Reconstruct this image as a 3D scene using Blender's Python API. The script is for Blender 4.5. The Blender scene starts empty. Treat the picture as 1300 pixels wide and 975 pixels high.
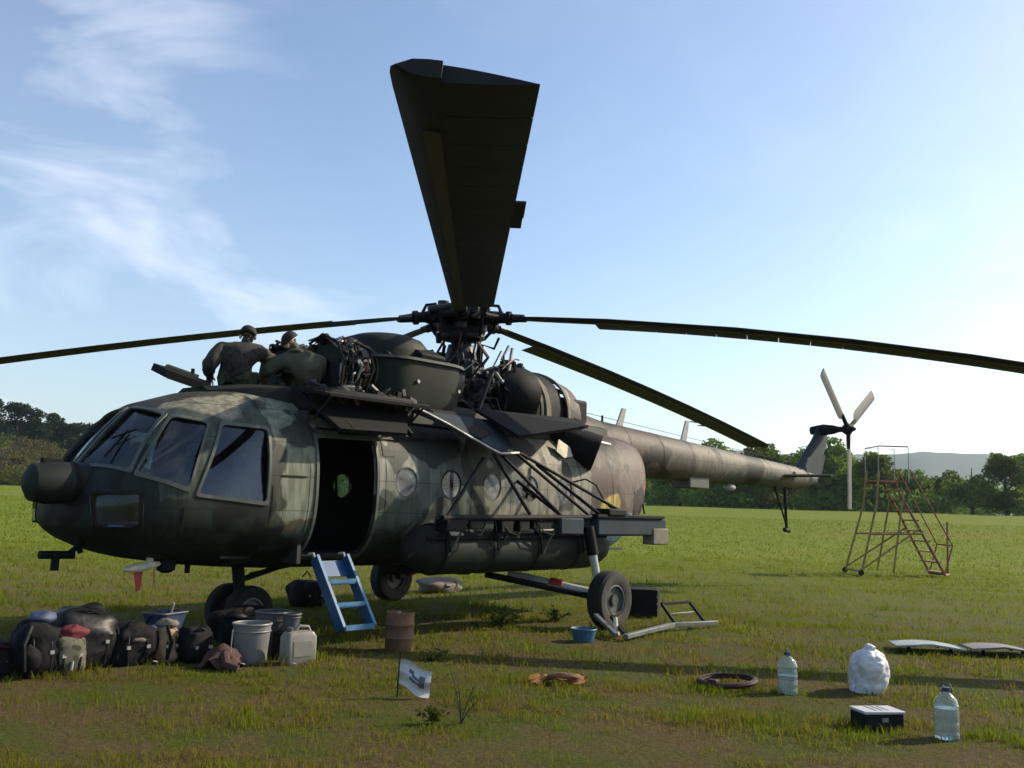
import bpy, bmesh, math, random
import numpy as np
from mathutils import Vector, Matrix, Euler
R = math.radians
random.seed(7); rng = np.random.default_rng(7)
scene = bpy.context.scene
col = scene.collection

# ------------------------------------------------------------------ camera, sky, sun, exposure
CAM = Vector((10.186, 9.975, 1.582)); YAW, PITCH, ROLL = R(221.296), R(7.29), R(1.718)
fwd = Vector((math.cos(YAW)*math.cos(PITCH), math.sin(YAW)*math.cos(PITCH), math.sin(PITCH)))
rt = fwd.cross(Vector((0, 0, 1))).normalized(); up = rt.cross(fwd)
rt, up = rt*math.cos(ROLL)+up*math.sin(ROLL), up*math.cos(ROLL)-rt*math.sin(ROLL)
cd = bpy.data.cameras.new('camera'); cam = bpy.data.objects.new('camera', cd); col.objects.link(cam)
cam.matrix_world = Matrix(((rt.x, up.x, -fwd.x, CAM.x), (rt.y, up.y, -fwd.y, CAM.y), (rt.z, up.z, -fwd.z, CAM.z), (0, 0, 0, 1)))
cd.sensor_width = 36; cd.lens = 34.01; cd.clip_end = 20000; cd.clip_start = .05
scene.camera = cam

SUN_AZ, SUN_EL = R(154), R(32)
sun_dir = Vector((math.cos(SUN_AZ)*math.cos(SUN_EL), math.sin(SUN_AZ)*math.cos(SUN_EL), math.sin(SUN_EL)))
sd = bpy.data.lights.new('sun', 'SUN'); so = bpy.data.objects.new('sun', sd); col.objects.link(so)
sd.energy = 5.0; sd.angle = R(.6); sd.color = (1, .87, .66)
so.rotation_euler = sun_dir.to_track_quat('Z', 'Y').to_euler()
so.location = (0, 0, 40)

w = bpy.data.worlds.new('World'); scene.world = w; w.use_nodes = True
nt = w.node_tree; nt.nodes.clear()
def N(t, tree=None, **kw):
    n = (tree or nt).nodes.new(t)
    for k, v in kw.items(): setattr(n, k, v)
    return n
wo = N('ShaderNodeOutputWorld'); bg = N('ShaderNodeBackground'); bg.inputs[1].default_value = .15
sky = N('ShaderNodeTexSky', sky_type='NISHITA'); sky.sun_disc = False
sky.sun_elevation = SUN_EL; sky.sun_rotation = R(90)-SUN_AZ
sky.altitude = 100; sky.air_density = 1.0; sky.dust_density = 1.3; sky.ozone_density = 2.0
# thin wind-drawn cirrus over the whole dome
tc = N('ShaderNodeTexCoord')
mp = N('ShaderNodeMapping'); mp.inputs['Rotation'].default_value = (0, 0, R(-35)); mp.inputs['Scale'].default_value = (1.6, 3.4, 6.5); mp.inputs['Location'].default_value = (1.2, 2.7, .35)
n1 = N('ShaderNodeTexNoise'); n1.inputs['Scale'].default_value = 1.5; n1.inputs['Detail'].default_value = 7; n1.inputs['Roughness'].default_value = .56; n1.inputs['Distortion'].default_value = .8
n2 = N('ShaderNodeTexNoise'); n2.inputs['Scale'].default_value = 1.25; n2.inputs['Detail'].default_value = 2
n2.noise_dimensions = '4D'; n2.inputs['W'].default_value = 2.3
r1 = N('ShaderNodeMapRange'); r1.inputs[1].default_value = .475; r1.inputs[2].default_value = .77; r1.inputs[3].default_value = .10
r2 = N('ShaderNodeMapRange'); r2.inputs[1].default_value = .44; r2.inputs[2].default_value = .64; r2.inputs[3].default_value = .06
mu = N('ShaderNodeMath', operation='MULTIPLY'); mu2 = N('ShaderNodeMath', operation='MULTIPLY'); mu2.inputs[1].default_value = .74
mx = N('ShaderNodeMix', data_type='RGBA'); mx.inputs[7].default_value = (7.6, 7.7, 8.2, 1)
L = nt.links.new
vr = N('ShaderNodeVectorRotate', rotation_type='Z_AXIS'); vr.inputs['Angle'].default_value = R(-7)
L(tc.outputs['Generated'], vr.inputs['Vector']); L(vr.outputs[0], mp.inputs[0]); L(mp.outputs[0], n1.inputs['Vector']); L(vr.outputs[0], n2.inputs['Vector'])
L(n1.outputs[0], r1.inputs[0]); L(n2.outputs[0], r2.inputs[0]); L(r1.outputs[0], mu.inputs[0]); L(r2.outputs[0], mu.inputs[1])
L(mu.outputs[0], mu2.inputs[0]); L(mu2.outputs[0], mx.inputs[0]); L(sky.outputs[0], mx.inputs[6]); L(mx.outputs[2], bg.inputs[0]); L(bg.outputs[0], wo.inputs[0])

scene.view_settings.view_transform = 'Standard'; scene.view_settings.look = 'None'
scene.view_settings.exposure = .38; scene.view_settings.gamma = 1
scene.render.engine = 'CYCLES'
scene.cycles.use_adaptive_sampling = True; scene.cycles.adaptive_threshold = .025; scene.cycles.volume_bounces = 1; scene.cycles.max_bounces = 8; scene.cycles.transparent_max_bounces = 10; scene.cycles.diffuse_bounces = 2; scene.cycles.glossy_bounces = 3; scene.cycles.transmission_bounces = 7

# ------------------------------------------------------------------ materials
MATS = {}
def mat(name, c, rough=.7, metal=0, var=.25, scale=6, bump=0, bscale=60, spec=.4, c2=None, trans=0, backlit=None):
    """procedural paint/cloth/earth: base colour broken by two noises, optional bump"""
    m = bpy.data.materials.new(name); m.use_nodes = True; t = m.node_tree; b = t.nodes['Principled BSDF']; l = t.links.new
    tcn = N('ShaderNodeTexCoord', t)
    no = N('ShaderNodeTexNoise', t); no.inputs['Scale'].default_value = scale; no.inputs['Detail'].default_value = 6; no.inputs['Roughness'].default_value = .65
    l(tcn.outputs['Object'], no.inputs['Vector'])
    mr = N('ShaderNodeMapRange', t); mr.inputs[1].default_value = .3; mr.inputs[2].default_value = .7
    l(no.outputs[0], mr.inputs[0])
    mxn = N('ShaderNodeMix', t, data_type='RGBA')
    if c2 is None: lo = [x*(1-var) for x in c]; hi = [min(1, x*(1+var)) for x in c]
    else: lo, hi = c, c2
    mxn.inputs[6].default_value = (*lo, 1); mxn.inputs[7].default_value = (*hi, 1)
    l(mr.outputs[0], mxn.inputs[0]); l(mxn.outputs[2], b.inputs['Base Color'])
    rr = N('ShaderNodeMapRange', t); rr.inputs[3].default_value = max(.05, rough-.12); rr.inputs[4].default_value = min(1, rough+.12)
    l(no.outputs[0], rr.inputs[0]); l(rr.outputs[0], b.inputs['Roughness'])
    b.inputs['Metallic'].default_value = metal; b.inputs['Specular IOR Level'].default_value = spec
    if bump:
        nb = N('ShaderNodeTexNoise', t); nb.inputs['Scale'].default_value = bscale; nb.inputs['Detail'].default_value = 4
        l(tcn.outputs['Object'], nb.inputs['Vector'])
        bp = N('ShaderNodeBump', t); bp.inputs['Strength'].default_value = bump; bp.inputs['Distance'].default_value = .02
        l(nb.outputs[0], bp.inputs['Height']); l(bp.outputs[0], b.inputs['Normal'])
    MATS[name] = m
    return m

def camo_mat():
    """weathered field camouflage: painted blotches and painted-in shade laid out on the airframe, streaked dirt, chipped patches"""
    m = bpy.data.materials.new('camouflage_paint'); m.use_nodes = True; t = m.node_tree; b = t.nodes['Principled BSDF']; l = t.links.new
    tcn = N('ShaderNodeTexCoord', t); V = tcn.outputs['Object']
    dn = N('ShaderNodeTexNoise', t); dn.inputs['Scale'].default_value = 1.7; dn.inputs['Detail'].default_value = 3; l(V, dn.inputs['Vector'])
    s1 = N('ShaderNodeVectorMath', t, operation='SUBTRACT'); s1.inputs[1].default_value = (.5, .5, .5); l(dn.outputs['Color'], s1.inputs[0])
    s2 = N('ShaderNodeVectorMath', t, operation='SCALE'); s2.inputs['Scale'].default_value = .75; l(s1.outputs[0], s2.inputs[0])
    ad = N('ShaderNodeVectorMath', t, operation='ADD'); l(V, ad.inputs[0]); l(s2.outputs[0], ad.inputs[1]); V2 = ad.outputs[0]
    sx = N('ShaderNodeSeparateXYZ', t); l(V2, sx.inputs[0])
    # along the length: grey-green nose and cabin, painted paler behind the door for sun glare, brown aft, sand and grey bands on the boom
    mr = N('ShaderNodeMapRange', t); mr.inputs[1].default_value = -13; mr.inputs[2].default_value = 6; l(sx.outputs[0], mr.inputs[0])
    cr = N('ShaderNodeValToRGB', t); cr.color_ramp.interpolation = 'CONSTANT'
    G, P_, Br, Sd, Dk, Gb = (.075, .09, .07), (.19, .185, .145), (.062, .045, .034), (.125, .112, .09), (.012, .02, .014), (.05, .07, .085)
    el = cr.color_ramp.elements
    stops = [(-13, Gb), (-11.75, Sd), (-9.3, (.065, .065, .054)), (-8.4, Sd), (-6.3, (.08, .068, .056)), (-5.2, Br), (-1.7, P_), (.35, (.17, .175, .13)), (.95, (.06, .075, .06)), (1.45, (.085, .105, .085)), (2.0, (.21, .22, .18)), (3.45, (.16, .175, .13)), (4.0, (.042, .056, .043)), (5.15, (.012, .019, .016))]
    for i, (x, c) in enumerate(stops):
        p = (x+13)/19
        e = el[i] if i < 2 else el.new(p)
        e.position = p; e.color = (*c, 1)
    l(mr.outputs[0], cr.inputs[0]); cur = cr.outputs[0]
    def blob(c, r, sc, colr):
        nonlocal cur
        sub = N('ShaderNodeVectorMath', t, operation='SUBTRACT'); sub.inputs[1].default_value = c; l(V2, sub.inputs[0])
        ml = N('ShaderNodeVectorMath', t, operation='MULTIPLY'); ml.inputs[1].default_value = sc; l(sub.outputs[0], ml.inputs[0])
        ln = N('ShaderNodeVectorMath', t, operation='LENGTH'); l(ml.outputs[0], ln.inputs[0])
        k = N('ShaderNodeMapRange', t); k.inputs[1].default_value = r+.02; k.inputs[2].default_value = r-.02; l(ln.outputs['Value'], k.inputs[0])
        q = N('ShaderNodeMix', t, data_type='RGBA'); q.inputs[7].default_value = (*colr, 1)
        l(k.outputs[0], q.inputs[0]); l(cur, q.inputs[6]); cur = q.outputs[2]
    blob((4.9, 1.2, 1.0), .62, (.55, .0, 1), Dk)                 # dark green under the cockpit windows, spread forward as painted shade on the nose
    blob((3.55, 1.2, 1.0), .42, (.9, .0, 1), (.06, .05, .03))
    blob((4.6, .3, 2.75), .45, (.8, .6, .8), (.19, .18, .125))  # sandy cockpit roof
    blob((1.7, 1.2, 2.45), .38, (.6, .0, 1), Dk)
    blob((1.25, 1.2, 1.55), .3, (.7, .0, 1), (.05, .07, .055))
    blob((2.5, 1.2, .8), .62, (.35, 0, 1), (.03, .045, .032))  # dark low on the cabin: shade under the hull painted into the colour
    blob((-.4, 1.2, .85), .55, (.3, 0, 1), (.05, .06, .045))  # painted shade continues along the rear of the lower cabin
    blob((.1, 1.2, 2.0), .22, (.8, 0, .6), (.08, .10, .09))
    blob((-2.0, 1.0, 2.35), .45, (.6, 0, 1), Br)
    blob((-3.1, 1.0, 2.0), .55, (.8, 0, .8), (.11, .085, .07))
    blob((-2.15, 1.2, 1.62), .25, (1, 0, 1), (.36, .27, .07))
    blob((-2.9, 1.0, .98), .5, (.5, 0, 1), (.13, .23, .27))
    blob((-8.9, 0, 2.2), .42, (.3, 0, 1), (.07, .075, .06))
    blob((2.75, 1.1, 2.78), .3, (.35, 0, 1), (.010, .012, .010))
    blob((-1.2, 1.2, 2.1), .32, (.8, 0, 1), (.20, .19, .15))
    blob((.35, 1.2, 1.45), .2, (.5, 0, 1), (.21, .2, .15))
    blob((2.25, 1.2, 1.5), .22, (.6, 0, 1), (.05, .065, .05))
    blob((.9, 1.2, .95), .33, (.1, 0, 1), (.018, .024, .018))  # deepest band of the shade painted along the lower cabin
    # stains and rain streaks
    pn = N('ShaderNodeTexNoise', t); pn.inputs['Scale'].default_value = 1.15; pn.inputs['Detail'].default_value = 2.5; pn.inputs['Roughness'].default_value = .55; pn.noise_dimensions = '4D'; pn.inputs['W'].default_value = 4.7; l(V, pn.inputs['Vector'])
    pm = N('ShaderNodeMapRange', t); pm.inputs[1].default_value = .535; pm.inputs[2].default_value = .55; pm.inputs[3].default_value = 1.5; pm.inputs[4].default_value = .36; l(pn.outputs[0], pm.inputs[0])
    pv = N('ShaderNodeVectorMath', t, operation='SCALE'); l(cur, pv.inputs[0]); l(pm.outputs[0], pv.inputs['Scale']); cur = pv.outputs[0]
    s0 = N('ShaderNodeSeparateXYZ', t); l(V, s0.inputs[0]); cb = N('ShaderNodeCombineXYZ', t); l(s0.outputs[0], cb.inputs[0]); l(s0.outputs[2], cb.inputs[1])
    bk = N('ShaderNodeTexBrick', t); bk.inputs['Scale'].default_value = 1; bk.inputs['Mortar Size'].default_value = .006; bk.inputs['Mortar Smooth'].default_value = .3; bk.inputs['Brick Width'].default_value = .78; bk.inputs['Row Height'].default_value = .37
    bk.inputs['Color1'].default_value = (1, 1, 1, 1); bk.inputs['Color2'].default_value = (.88, .88, .88, 1); bk.inputs['Mortar'].default_value = (.45, .45, .45, 1); l(cb.outputs[0], bk.inputs['Vector'])
    bm_ = N('ShaderNodeVectorMath', t, operation='MULTIPLY'); l(cur, bm_.inputs[0]); l(bk.outputs['Color'], bm_.inputs[1]); cur = bm_.outputs[0]
    st = N('ShaderNodeMapping', t); st.inputs['Scale'].default_value = (7, 7, 1.1); l(V, st.inputs[0])
    sn = N('ShaderNodeTexNoise', t); sn.inputs['Scale'].default_value = 2.2; sn.inputs['Detail'].default_value = 8; l(st.outputs[0], sn.inputs['Vector'])
    sm = N('ShaderNodeMapRange', t); sm.inputs[1].default_value = .38; sm.inputs[2].default_value = .72; sm.inputs[3].default_value = .48; sm.inputs[4].default_value = 1.08; l(sn.outputs[0], sm.inputs[0])
    vm = N('ShaderNodeVectorMath', t, operation='SCALE'); l(cur, vm.inputs[0]); l(sm.outputs[0], vm.inputs['Scale'])
    l(vm.outputs[0], b.inputs['Base Color'])
    rm = N('ShaderNodeMapRange', t); b.inputs['Specular IOR Level'].default_value = .3; rm.inputs[3].default_value = .5; rm.inputs[4].default_value = .8; l(sn.outputs[0], rm.inputs[0]); l(rm.outputs[0], b.inputs['Roughness'])
    bp = N('ShaderNodeBump', t); bp.inputs['Strength'].default_value = .12; bp.inputs['Distance'].default_value = .03
    bn = N('ShaderNodeTexNoise', t); bn.inputs['Scale'].default_value = 3.2; bn.inputs['Detail'].default_value = 3; l(V, bn.inputs['Vector'])
    l(bn.outputs[0], bp.inputs['Height']); l(bp.outputs[0], b.inputs['Normal'])
    MATS['camo'] = m; return m

def glass_mat(name, tint, alpha=.5, rough=.03, dirt=.15):
    m = bpy.data.materials.new(name); m.use_nodes = True; t = m.node_tree; t.nodes.clear(); l = t.links.new
    o = N('ShaderNodeOutputMaterial', t); tr = N('ShaderNodeBsdfTransparent', t); tr.inputs[0].default_value = (*tint, 1)
    gl = N('ShaderNodeBsdfGlossy', t); gl.inputs['Roughness'].default_value = rough; gl.inputs[0].default_value = (.9, .95, 1, 1)
    fr = N('ShaderNodeFresnel', t); fr.inputs[0].default_value = 1.5
    mix = N('ShaderNodeMixShader', t); l(fr.outputs[0], mix.inputs[0]); l(tr.outputs[0], mix.inputs[1]); l(gl.outputs[0], mix.inputs[2])
    df = N('ShaderNodeBsdfDiffuse', t); df.inputs[0].default_value = (.42, .44, .44, 1)
    no = N('ShaderNodeTexNoise', t); no.inputs['Scale'].default_value = 2.6; no.inputs['Detail'].default_value = 7; tcg = N('ShaderNodeTexCoord', t); l(tcg.outputs['Object'], no.inputs['Vector'])
    mr = N('ShaderNodeMapRange', t); mr.inputs[1].default_value = .38; mr.inputs[2].default_value = .75; mr.inputs[4].default_value = dirt*1.5; l(no.outputs[0], mr.inputs[0])
    mix2 = N('ShaderNodeMixShader', t); l(mr.outputs[0], mix2.inputs[0]); l(mix.outputs[0], mix2.inputs[1]); l(df.outputs[0], mix2.inputs[2]); l(mix2.outputs[0], o.inputs[0])
    MATS[name] = m; return m

def leaf_mat(name, c, c2, tr=.35, attr=False):
    m = bpy.data.materials.new(name); m.use_nodes = True; t = m.node_tree; t.nodes.clear(); l = t.links.new
    o = N('ShaderNodeOutputMaterial', t); d = N('ShaderNodeBsdfDiffuse', t); tl = N('ShaderNodeBsdfTranslucent', t); mx_ = N('ShaderNodeMixShader', t); mx_.inputs[0].default_value = tr
    q = N('ShaderNodeMix', t, data_type='RGBA'); q.inputs[6].default_value = (*c, 1); q.inputs[7].default_value = (*c2, 1)
    a = N('ShaderNodeAttribute', t); a.attribute_name = 'tone'
    l(a.outputs['Fac'], q.inputs[0])
    if attr:
        q2 = N('ShaderNodeMix', t, data_type='RGBA'); q2.inputs[7].default_value = (*attr, 1)
        a2 = N('ShaderNodeAttribute', t); a2.attribute_name = 'dry'; l(a2.outputs['Fac'], q2.inputs[0]); l(q.outputs[2], q2.inputs[6]); c_ = q2.outputs[2]
    else:
        oi = N('ShaderNodeObjectInfo', t); hs = N('ShaderNodeHueSaturation', t)
        k = N('ShaderNodeMapRange', t); k.inputs[3].default_value = .7; k.inputs[4].default_value = 1.25; l(oi.outputs['Random'], k.inputs[0]); l(k.outputs[0], hs.inputs['Value'])
        k2 = N('ShaderNodeMapRange', t); k2.inputs[3].default_value = .485; k2.inputs[4].default_value = .515; l(oi.outputs['Random'], k2.inputs[0]); l(k2.outputs[0], hs.inputs['Hue'])
        l(q.outputs[2], hs.inputs['Color']); c_ = hs.outputs[0]
    l(c_, d.inputs[0]); l(c_, tl.inputs[0]); l(d.outputs[0], mx_.inputs[1]); l(tl.outputs[0], mx_.inputs[2]); l(mx_.outputs[0], o.inputs[0])
    MATS[name] = m; return m

camo_mat()
mat('black_metal', (.006, .0065, .007), .7, .0, .4, 14, spec=.18)
mat('dark_paint', (.010, .0145, .011), .66, 0, .4, 5, spec=.22)
mat('blade_paint', (.012, .0145, .0155), .6, 0, .3, 3, .05, 9, spec=.25)
mat('blade_stripe', (.055, .048, .03), .6, 0, .35, 5)
mat('bare_metal', (.30, .29, .27), .38, .8, .3, 12)
mat('frame_green', (.07, .08, .068), .55, 0, .3, 9)
mat('interior', (.03, .033, .034), .8, 0, .3, 5)
mat('seat_cloth', (.16, .15, .12), .9, 0, .3, 9)
mat('pale_grey', (.28, .28, .26), .6, 0, .25, 8)
mat('tyre', (.012, .0115, .011), .85, 0, .35, 20, .2, 90)
mat('tyre_sunlit', (.05, .045, .04), .9, 0, .45, 20, .2, 90)  # paler copy of the tyre, painting sunlight onto the main wheel sidewalls
mat('rim', (.07, .075, .07), .5, .3, .4, 14)
mat('gear_white', (.42, .44, .43), .45, 0, .2, 8)
mat('red_paint', (.32, .03, .02), .5, 0, .3, 8)
mat('engine_metal', (.028, .028, .03), .5, .5, .6, 11)
mat('copper_pipe', (.20, .12, .09), .42, .6, .5, 10)
mat('blue_paint', (.012, .065, .16), .45, 0, .3, 9)
mat('blue_light', (.06, .16, .29), .5, 0, .25, 9)
mat('tan_cloth', (.15, .125, .10), .9, 0, .25, 9, .4, 25)
mat('cream', (.60, .55, .42), .7, 0, .2, 9)
glass_mat('cockpit_glass', (.66, .72, .78), dirt=.012)
glass_mat('porthole_glass', (.4, .45, .48), dirt=.6)
mat('tail_blade', (.085, .085, .08), .5, 0, .2, 5)
mat('pylon_paint', (.022, .034, .044), .75, 0, .3, 4, spec=.2)
for k_ in ('black_metal',): pass

# ------------------------------------------------------------------ mesh helpers
class B:
    def __init__(s): s.v = []; s.f = []; s.m = []; s.cur = 0
    def add(s, vs, fs):
        o = len(s.v); s.v += [tuple(map(float, x)) for x in vs]; s.f += [tuple(i+o for i in q) for q in fs]; s.m += [s.cur]*len(fs); return s
    def box(s, c, d, rot=None, taper=1):
        M = Euler(rot).to_matrix() if rot is not None else Matrix.Identity(3)
        vs = []
        for z in (-1, 1):
            k = taper if z > 0 else 1
            for x, y in ((-1, -1), (1, -1), (1, 1), (-1, 1)): vs.append(Vector(c)+M @ Vector((x*d[0]/2*k, y*d[1]/2*k, z*d[2]/2)))
        return s.add(vs, [(3, 2, 1, 0), (4, 5, 6, 7), (0, 1, 5, 4), (1, 2, 6, 5), (2, 3, 7, 6), (3, 0, 4, 7)])
    def rings(s, rs, cap=True, close=False):
        n = len(rs[0]); vs = [p for r_ in rs for p in r_]; fs = []
        m = len(rs)
        for i in range(m if close else m-1):
            for j in range(n):
                a, b = i*n+j, i*n+(j+1) % n; c, d = ((i+1) % m)*n+(j+1) % n, ((i+1) % m)*n+j
                fs.append((a, b, c, d))
        if cap and not close: fs += [tuple(range(n))[::-1], tuple(range((m-1)*n, m*n))]
        return s.add(vs, fs)
    def tube(s, pts, r, n=8, cap=True, squash=None):
        pts = [Vector(p) for p in pts]; rs = []
        rr = r if isinstance(r, (list, tuple)) else [r]*len(pts)
        pu = None
        for i, p in enumerate(pts):
            d = (pts[min(i+1, len(pts)-1)]-pts[max(i-1, 0)]).normalized()
            if pu is None:
                pu = Vector((0, 0, 1)) if abs(d.z) < .9 else Vector((1, 0, 0))
            a = d.cross(pu).normalized(); b_ = a.cross(d).normalized(); pu = b_
            rs.append([p+(a*math.cos(2*math.pi*k/n)+b_*math.sin(2*math.pi*k/n))*rr[i] for k in range(n)])
        return s.rings(rs, cap)
    def lathe(s, prof, c=(0, 0, 0), n=24, axis='z', sx=1, sy=1, cap=True):
        c = Vector(c); rs = []
        for r_, h in prof:
            q = []
            for k in range(n):
                a = 2*math.pi*k/n; x, y = r_*math.cos(a)*sx, r_*math.sin(a)*sy
                q.append(c+(Vector((x, y, h)) if axis == 'z' else Vector((h, x, y)) if axis == 'x' else Vector((y, h, x))))
            rs.append(q)
        return s.rings(rs, cap)
    def prism(s, poly, n, t):
        n = Vector(n).normalized(); m = len(poly); p = [Vector(q) for q in poly]
        vs = [q-n*t/2 for q in p]+[q+n*t/2 for q in p]
        fs = [tuple(range(m))[::-1], tuple(range(m, 2*m))]+[(i, (i+1) % m, m+(i+1) % m, m+i) for i in range(m)]
        return s.add(vs, fs)
    def torus(s, c, R_, r_, n=32, m=8, rot=(0, 0, 0), wob=0):
        M = Euler(rot).to_matrix(); rs = []
        for i in range(n):
            a = 2*math.pi*i/n; k = 1+wob*math.sin(3*a+1)+wob*.6*math.sin(5*a)
            rs.append([Vector(c)+M @ Vector(((R_*k+r_*math.cos(b))*math.cos(a), (R_*k+r_*math.cos(b))*math.sin(a), r_*math.sin(b))) for b in [2*math.pi*j/m for j in range(m)]])
        return s.rings(rs, False, True)
    def ball(s, c, d, n=14, m=9, noise=0, seed=0, flat=0, rot=None, sq=1):
        rn = random.Random(seed); ph = [rn.uniform(0, 6.3) for _ in range(8)]
        M = Euler(rot).to_matrix() if rot is not None else Matrix.Identity(3)
        rs = []
        for i in range(1, m):
            t = math.pi*i/m; q = []
            for j in range(n):
                a = 2*math.pi*j/n
                k = 1+noise*(math.sin(2*a+ph[0]+2*t)+.7*math.sin(3*a+ph[1]-3*t)+.5*math.sin(5*t+ph[2]+a)+.45*math.sin(7*a+ph[3])*math.sin(4*t+ph[4]))/2
                z = -math.cos(t)*k
                if flat and z < -flat: z = -flat
                pw = lambda v_: math.copysign(abs(v_)**sq, v_)
                q.append(Vector(c)+M @ Vector((pw(math.sin(t))*pw(math.cos(a))*k*d[0]/2, pw(math.sin(t))*pw(math.sin(a))*k*d[1]/2, pw(z)*d[2]/2)))
            rs.append(q)
        return s.rings(rs, True)
    def mesh(s, name, mats, smooth=35):
        me = bpy.data.meshes.new(name); me.from_pydata(s.v, [], s.f)
        for m_ in (mats if isinstance(mats, (list, tuple)) else [mats]): me.materials.append(MATS[m_] if isinstance(m_, str) else m_)
        if any(s.m): me.polygons.foreach_set('material_index', s.m)
        bm = bmesh.new(); bm.from_mesh(me); bmesh.ops.recalc_face_normals(bm, faces=bm.faces); bm.to_mesh(me); bm.free()
        if smooth: me.shade_smooth(); me.set_sharp_from_angle(angle=R(smooth))
        return me
    def obj(s, name, mats, parent=None, smooth=35, bevel=0):
        return link(name, s.mesh(name, mats, smooth), parent, bevel)
def link(name, me, parent=None, bevel=0):
    o = bpy.data.objects.new(name, me); col.objects.link(o)
    if parent: o.parent = parent
    if bevel:
        bv = o.modifiers.new('bevel', 'BEVEL'); bv.width = bevel; bv.segments = 2; bv.limit_method = 'ANGLE'; bv.angle_limit = R(40)
    return o
def thing(name, label, cat, loc=(0, 0, 0), rz=0, group=None):
    o = bpy.data.objects.new(name, None); col.objects.link(o); o.empty_display_size = .2
    o.location = loc; o.rotation_euler = (0, 0, rz); return tag(o, label, cat, group)
def tag(o, label, cat, group=None):
    o['label'] = label; o['category'] = cat
    if group: o['group'] = group
    return o
def dup(root, loc, rz, label, group=None, sc=None):
    r_ = root.copy(); col.objects.link(r_); r_.location = loc; r_.rotation_euler = (0, 0, rz); r_['label'] = label
    if sc: r_.scale = sc
    if group: r_['group'] = group
    for ch in root.children:
        c = ch.copy(); col.objects.link(c); c.parent = r_
        for g_ in ch.children:
            d = g_.copy(); col.objects.link(d); d.parent = c
    return r_
def boolean(me, cut, op):
    a = bpy.data.objects.new('a', me); b_ = bpy.data.objects.new('b', cut); col.objects.link(a); col.objects.link(b_)
    md = a.modifiers.new('b', 'BOOLEAN'); md.object = b_; md.operation = op; md.solver = 'EXACT'
    dg = bpy.context.evaluated_depsgraph_get(); r_ = bpy.data.meshes.new_from_object(a.evaluated_get(dg))
    bpy.data.objects.remove(a); bpy.data.objects.remove(b_); return r_
def smoothed(me, ang=30):
    me.shade_smooth(); me.set_sharp_from_angle(angle=R(ang)); return me
def azd(az): return Vector((math.cos(R(az)), math.sin(R(az)), 0))

# ------------------------------------------------------------------ terrain
def fbm(x, y, sc, seed=0, octv=4):
    rs = np.random.default_rng(seed); v = np.zeros_like(x, dtype=float); amp = 1
    for o_ in range(octv):
        for _ in range(4):
            a = rs.uniform(0, 6.28); ph = rs.uniform(0, 6.28); k = rs.uniform(.7, 1.4)/sc*(1.9**o_)*6.28
            v += amp*np.sin((x*math.cos(a)+y*math.sin(a))*k+ph)
        amp *= .55
    return v/4
def sstep(a, b, x): t = np.clip((x-a)/(b-a), 0, 1); return t*t*(3-2*t)
def ground_h(x, y):
    r_ = np.hypot(x-CAM.x, y-CAM.y)
    return 2.5*sstep(30, 135, r_)
rad = [0, .8, 1.6, 2.5, 3.5, 4.5, 5.5, 6.5, 7.5, 8.5, 9.5, 11, 12.5, 14, 16, 18, 20, 23, 26, 30, 35, 41, 48, 57, 67, 78, 90, 104, 120, 140, 170, 220, 300, 450, 700, 1100, 1800, 3000]
na = 160; xs = []; fs = []
for r_ in rad[1:]:
    for k in range(na): a = 2*math.pi*k/na; xs.append((CAM.x+r_*math.cos(a), CAM.y+r_*math.sin(a)))
X = np.array([(CAM.x, CAM.y)]+xs); Z = ground_h(X[:, 0], X[:, 1])
V = [(x, y, z) for (x, y), z in zip(X, Z)]
fs = [(0, 1+k, 1+(k+1) % na) for k in range(na)]
for i in range(len(rad)-2):
    for k in range(na): a = 1+i*na; fs.append((a+k, a+na+k, a+na+(k+1) % na, a+(k+1) % na))
def ground_mat():
    m = bpy.data.materials.new('meadow_ground'); m.use_nodes = True; t = m.node_tree; b = t.nodes['Principled BSDF']; l = t.links.new
    tcn = N('ShaderNodeTexCoord', t); V_ = tcn.outputs['Object']
    def noise(sc, det=5, rough=.6):
        n = N('ShaderNodeTexNoise', t); n.inputs['Scale'].default_value = sc; n.inputs['Detail'].default_value = det; n.inputs['Roughness'].default_value = rough; l(V_, n.inputs['Vector']); return n.outputs[0]
    def ramp(f_, a, b_):
        r_ = N('ShaderNodeMapRange', t); r_.inputs[1].default_value = a; r_.inputs[2].default_value = b_; l(f_, r_.inputs[0]); return r_.outputs[0]
    def mix(f_, c1, c2):
        q = N('ShaderNodeMix', t, data_type='RGBA')
        for i_, c in ((6, c1), (7, c2)):
            if isinstance(c, tuple): q.inputs[i_].default_value = (*c, 1)
            else: l(c, q.inputs[i_])
        l(f_, q.inputs[0]); return q.outputs[2]
    fine = noise(28, 6, .7)
    near = mix(ramp(fine, .3, .7), (.042, .03, .013), (.125, .09, .04))
    near = mix(ramp(noise(1.1), .42, .62), near, mix(ramp(fine, .3, .7), (.03, .04, .006), (.08, .098, .014)))
    far = mix(ramp(noise(.16, 6), .35, .65), (.12, .165, .010), (.165, .17, .02))
    far = mix(ramp(noise(2.2, 6, .7), .3, .75), far, (.095, .135, .010))
    far = mix(ramp(noise(.045, 4), .55, .68), far, (.175, .145, .045))
    ge = N('ShaderNodeVectorMath', t, operation='DISTANCE'); ge.inputs[1].default_value = CAM; l(V_, ge.inputs[0])
    cur = mix(ramp(ge.outputs['Value'], 12, 36), near, far)
    l(cur, b.inputs['Base Color']); b.inputs['Roughness'].default_value = .95; b.inputs['Specular IOR Level'].default_value = .1
    bp = N('ShaderNodeBump', t); bp.inputs['Strength'].default_value = .8; bp.inputs['Distance'].default_value = .06; l(noise(9, 8, .75), bp.inputs['Height']); l(bp.outputs[0], b.inputs['Normal'])
    return m
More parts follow.
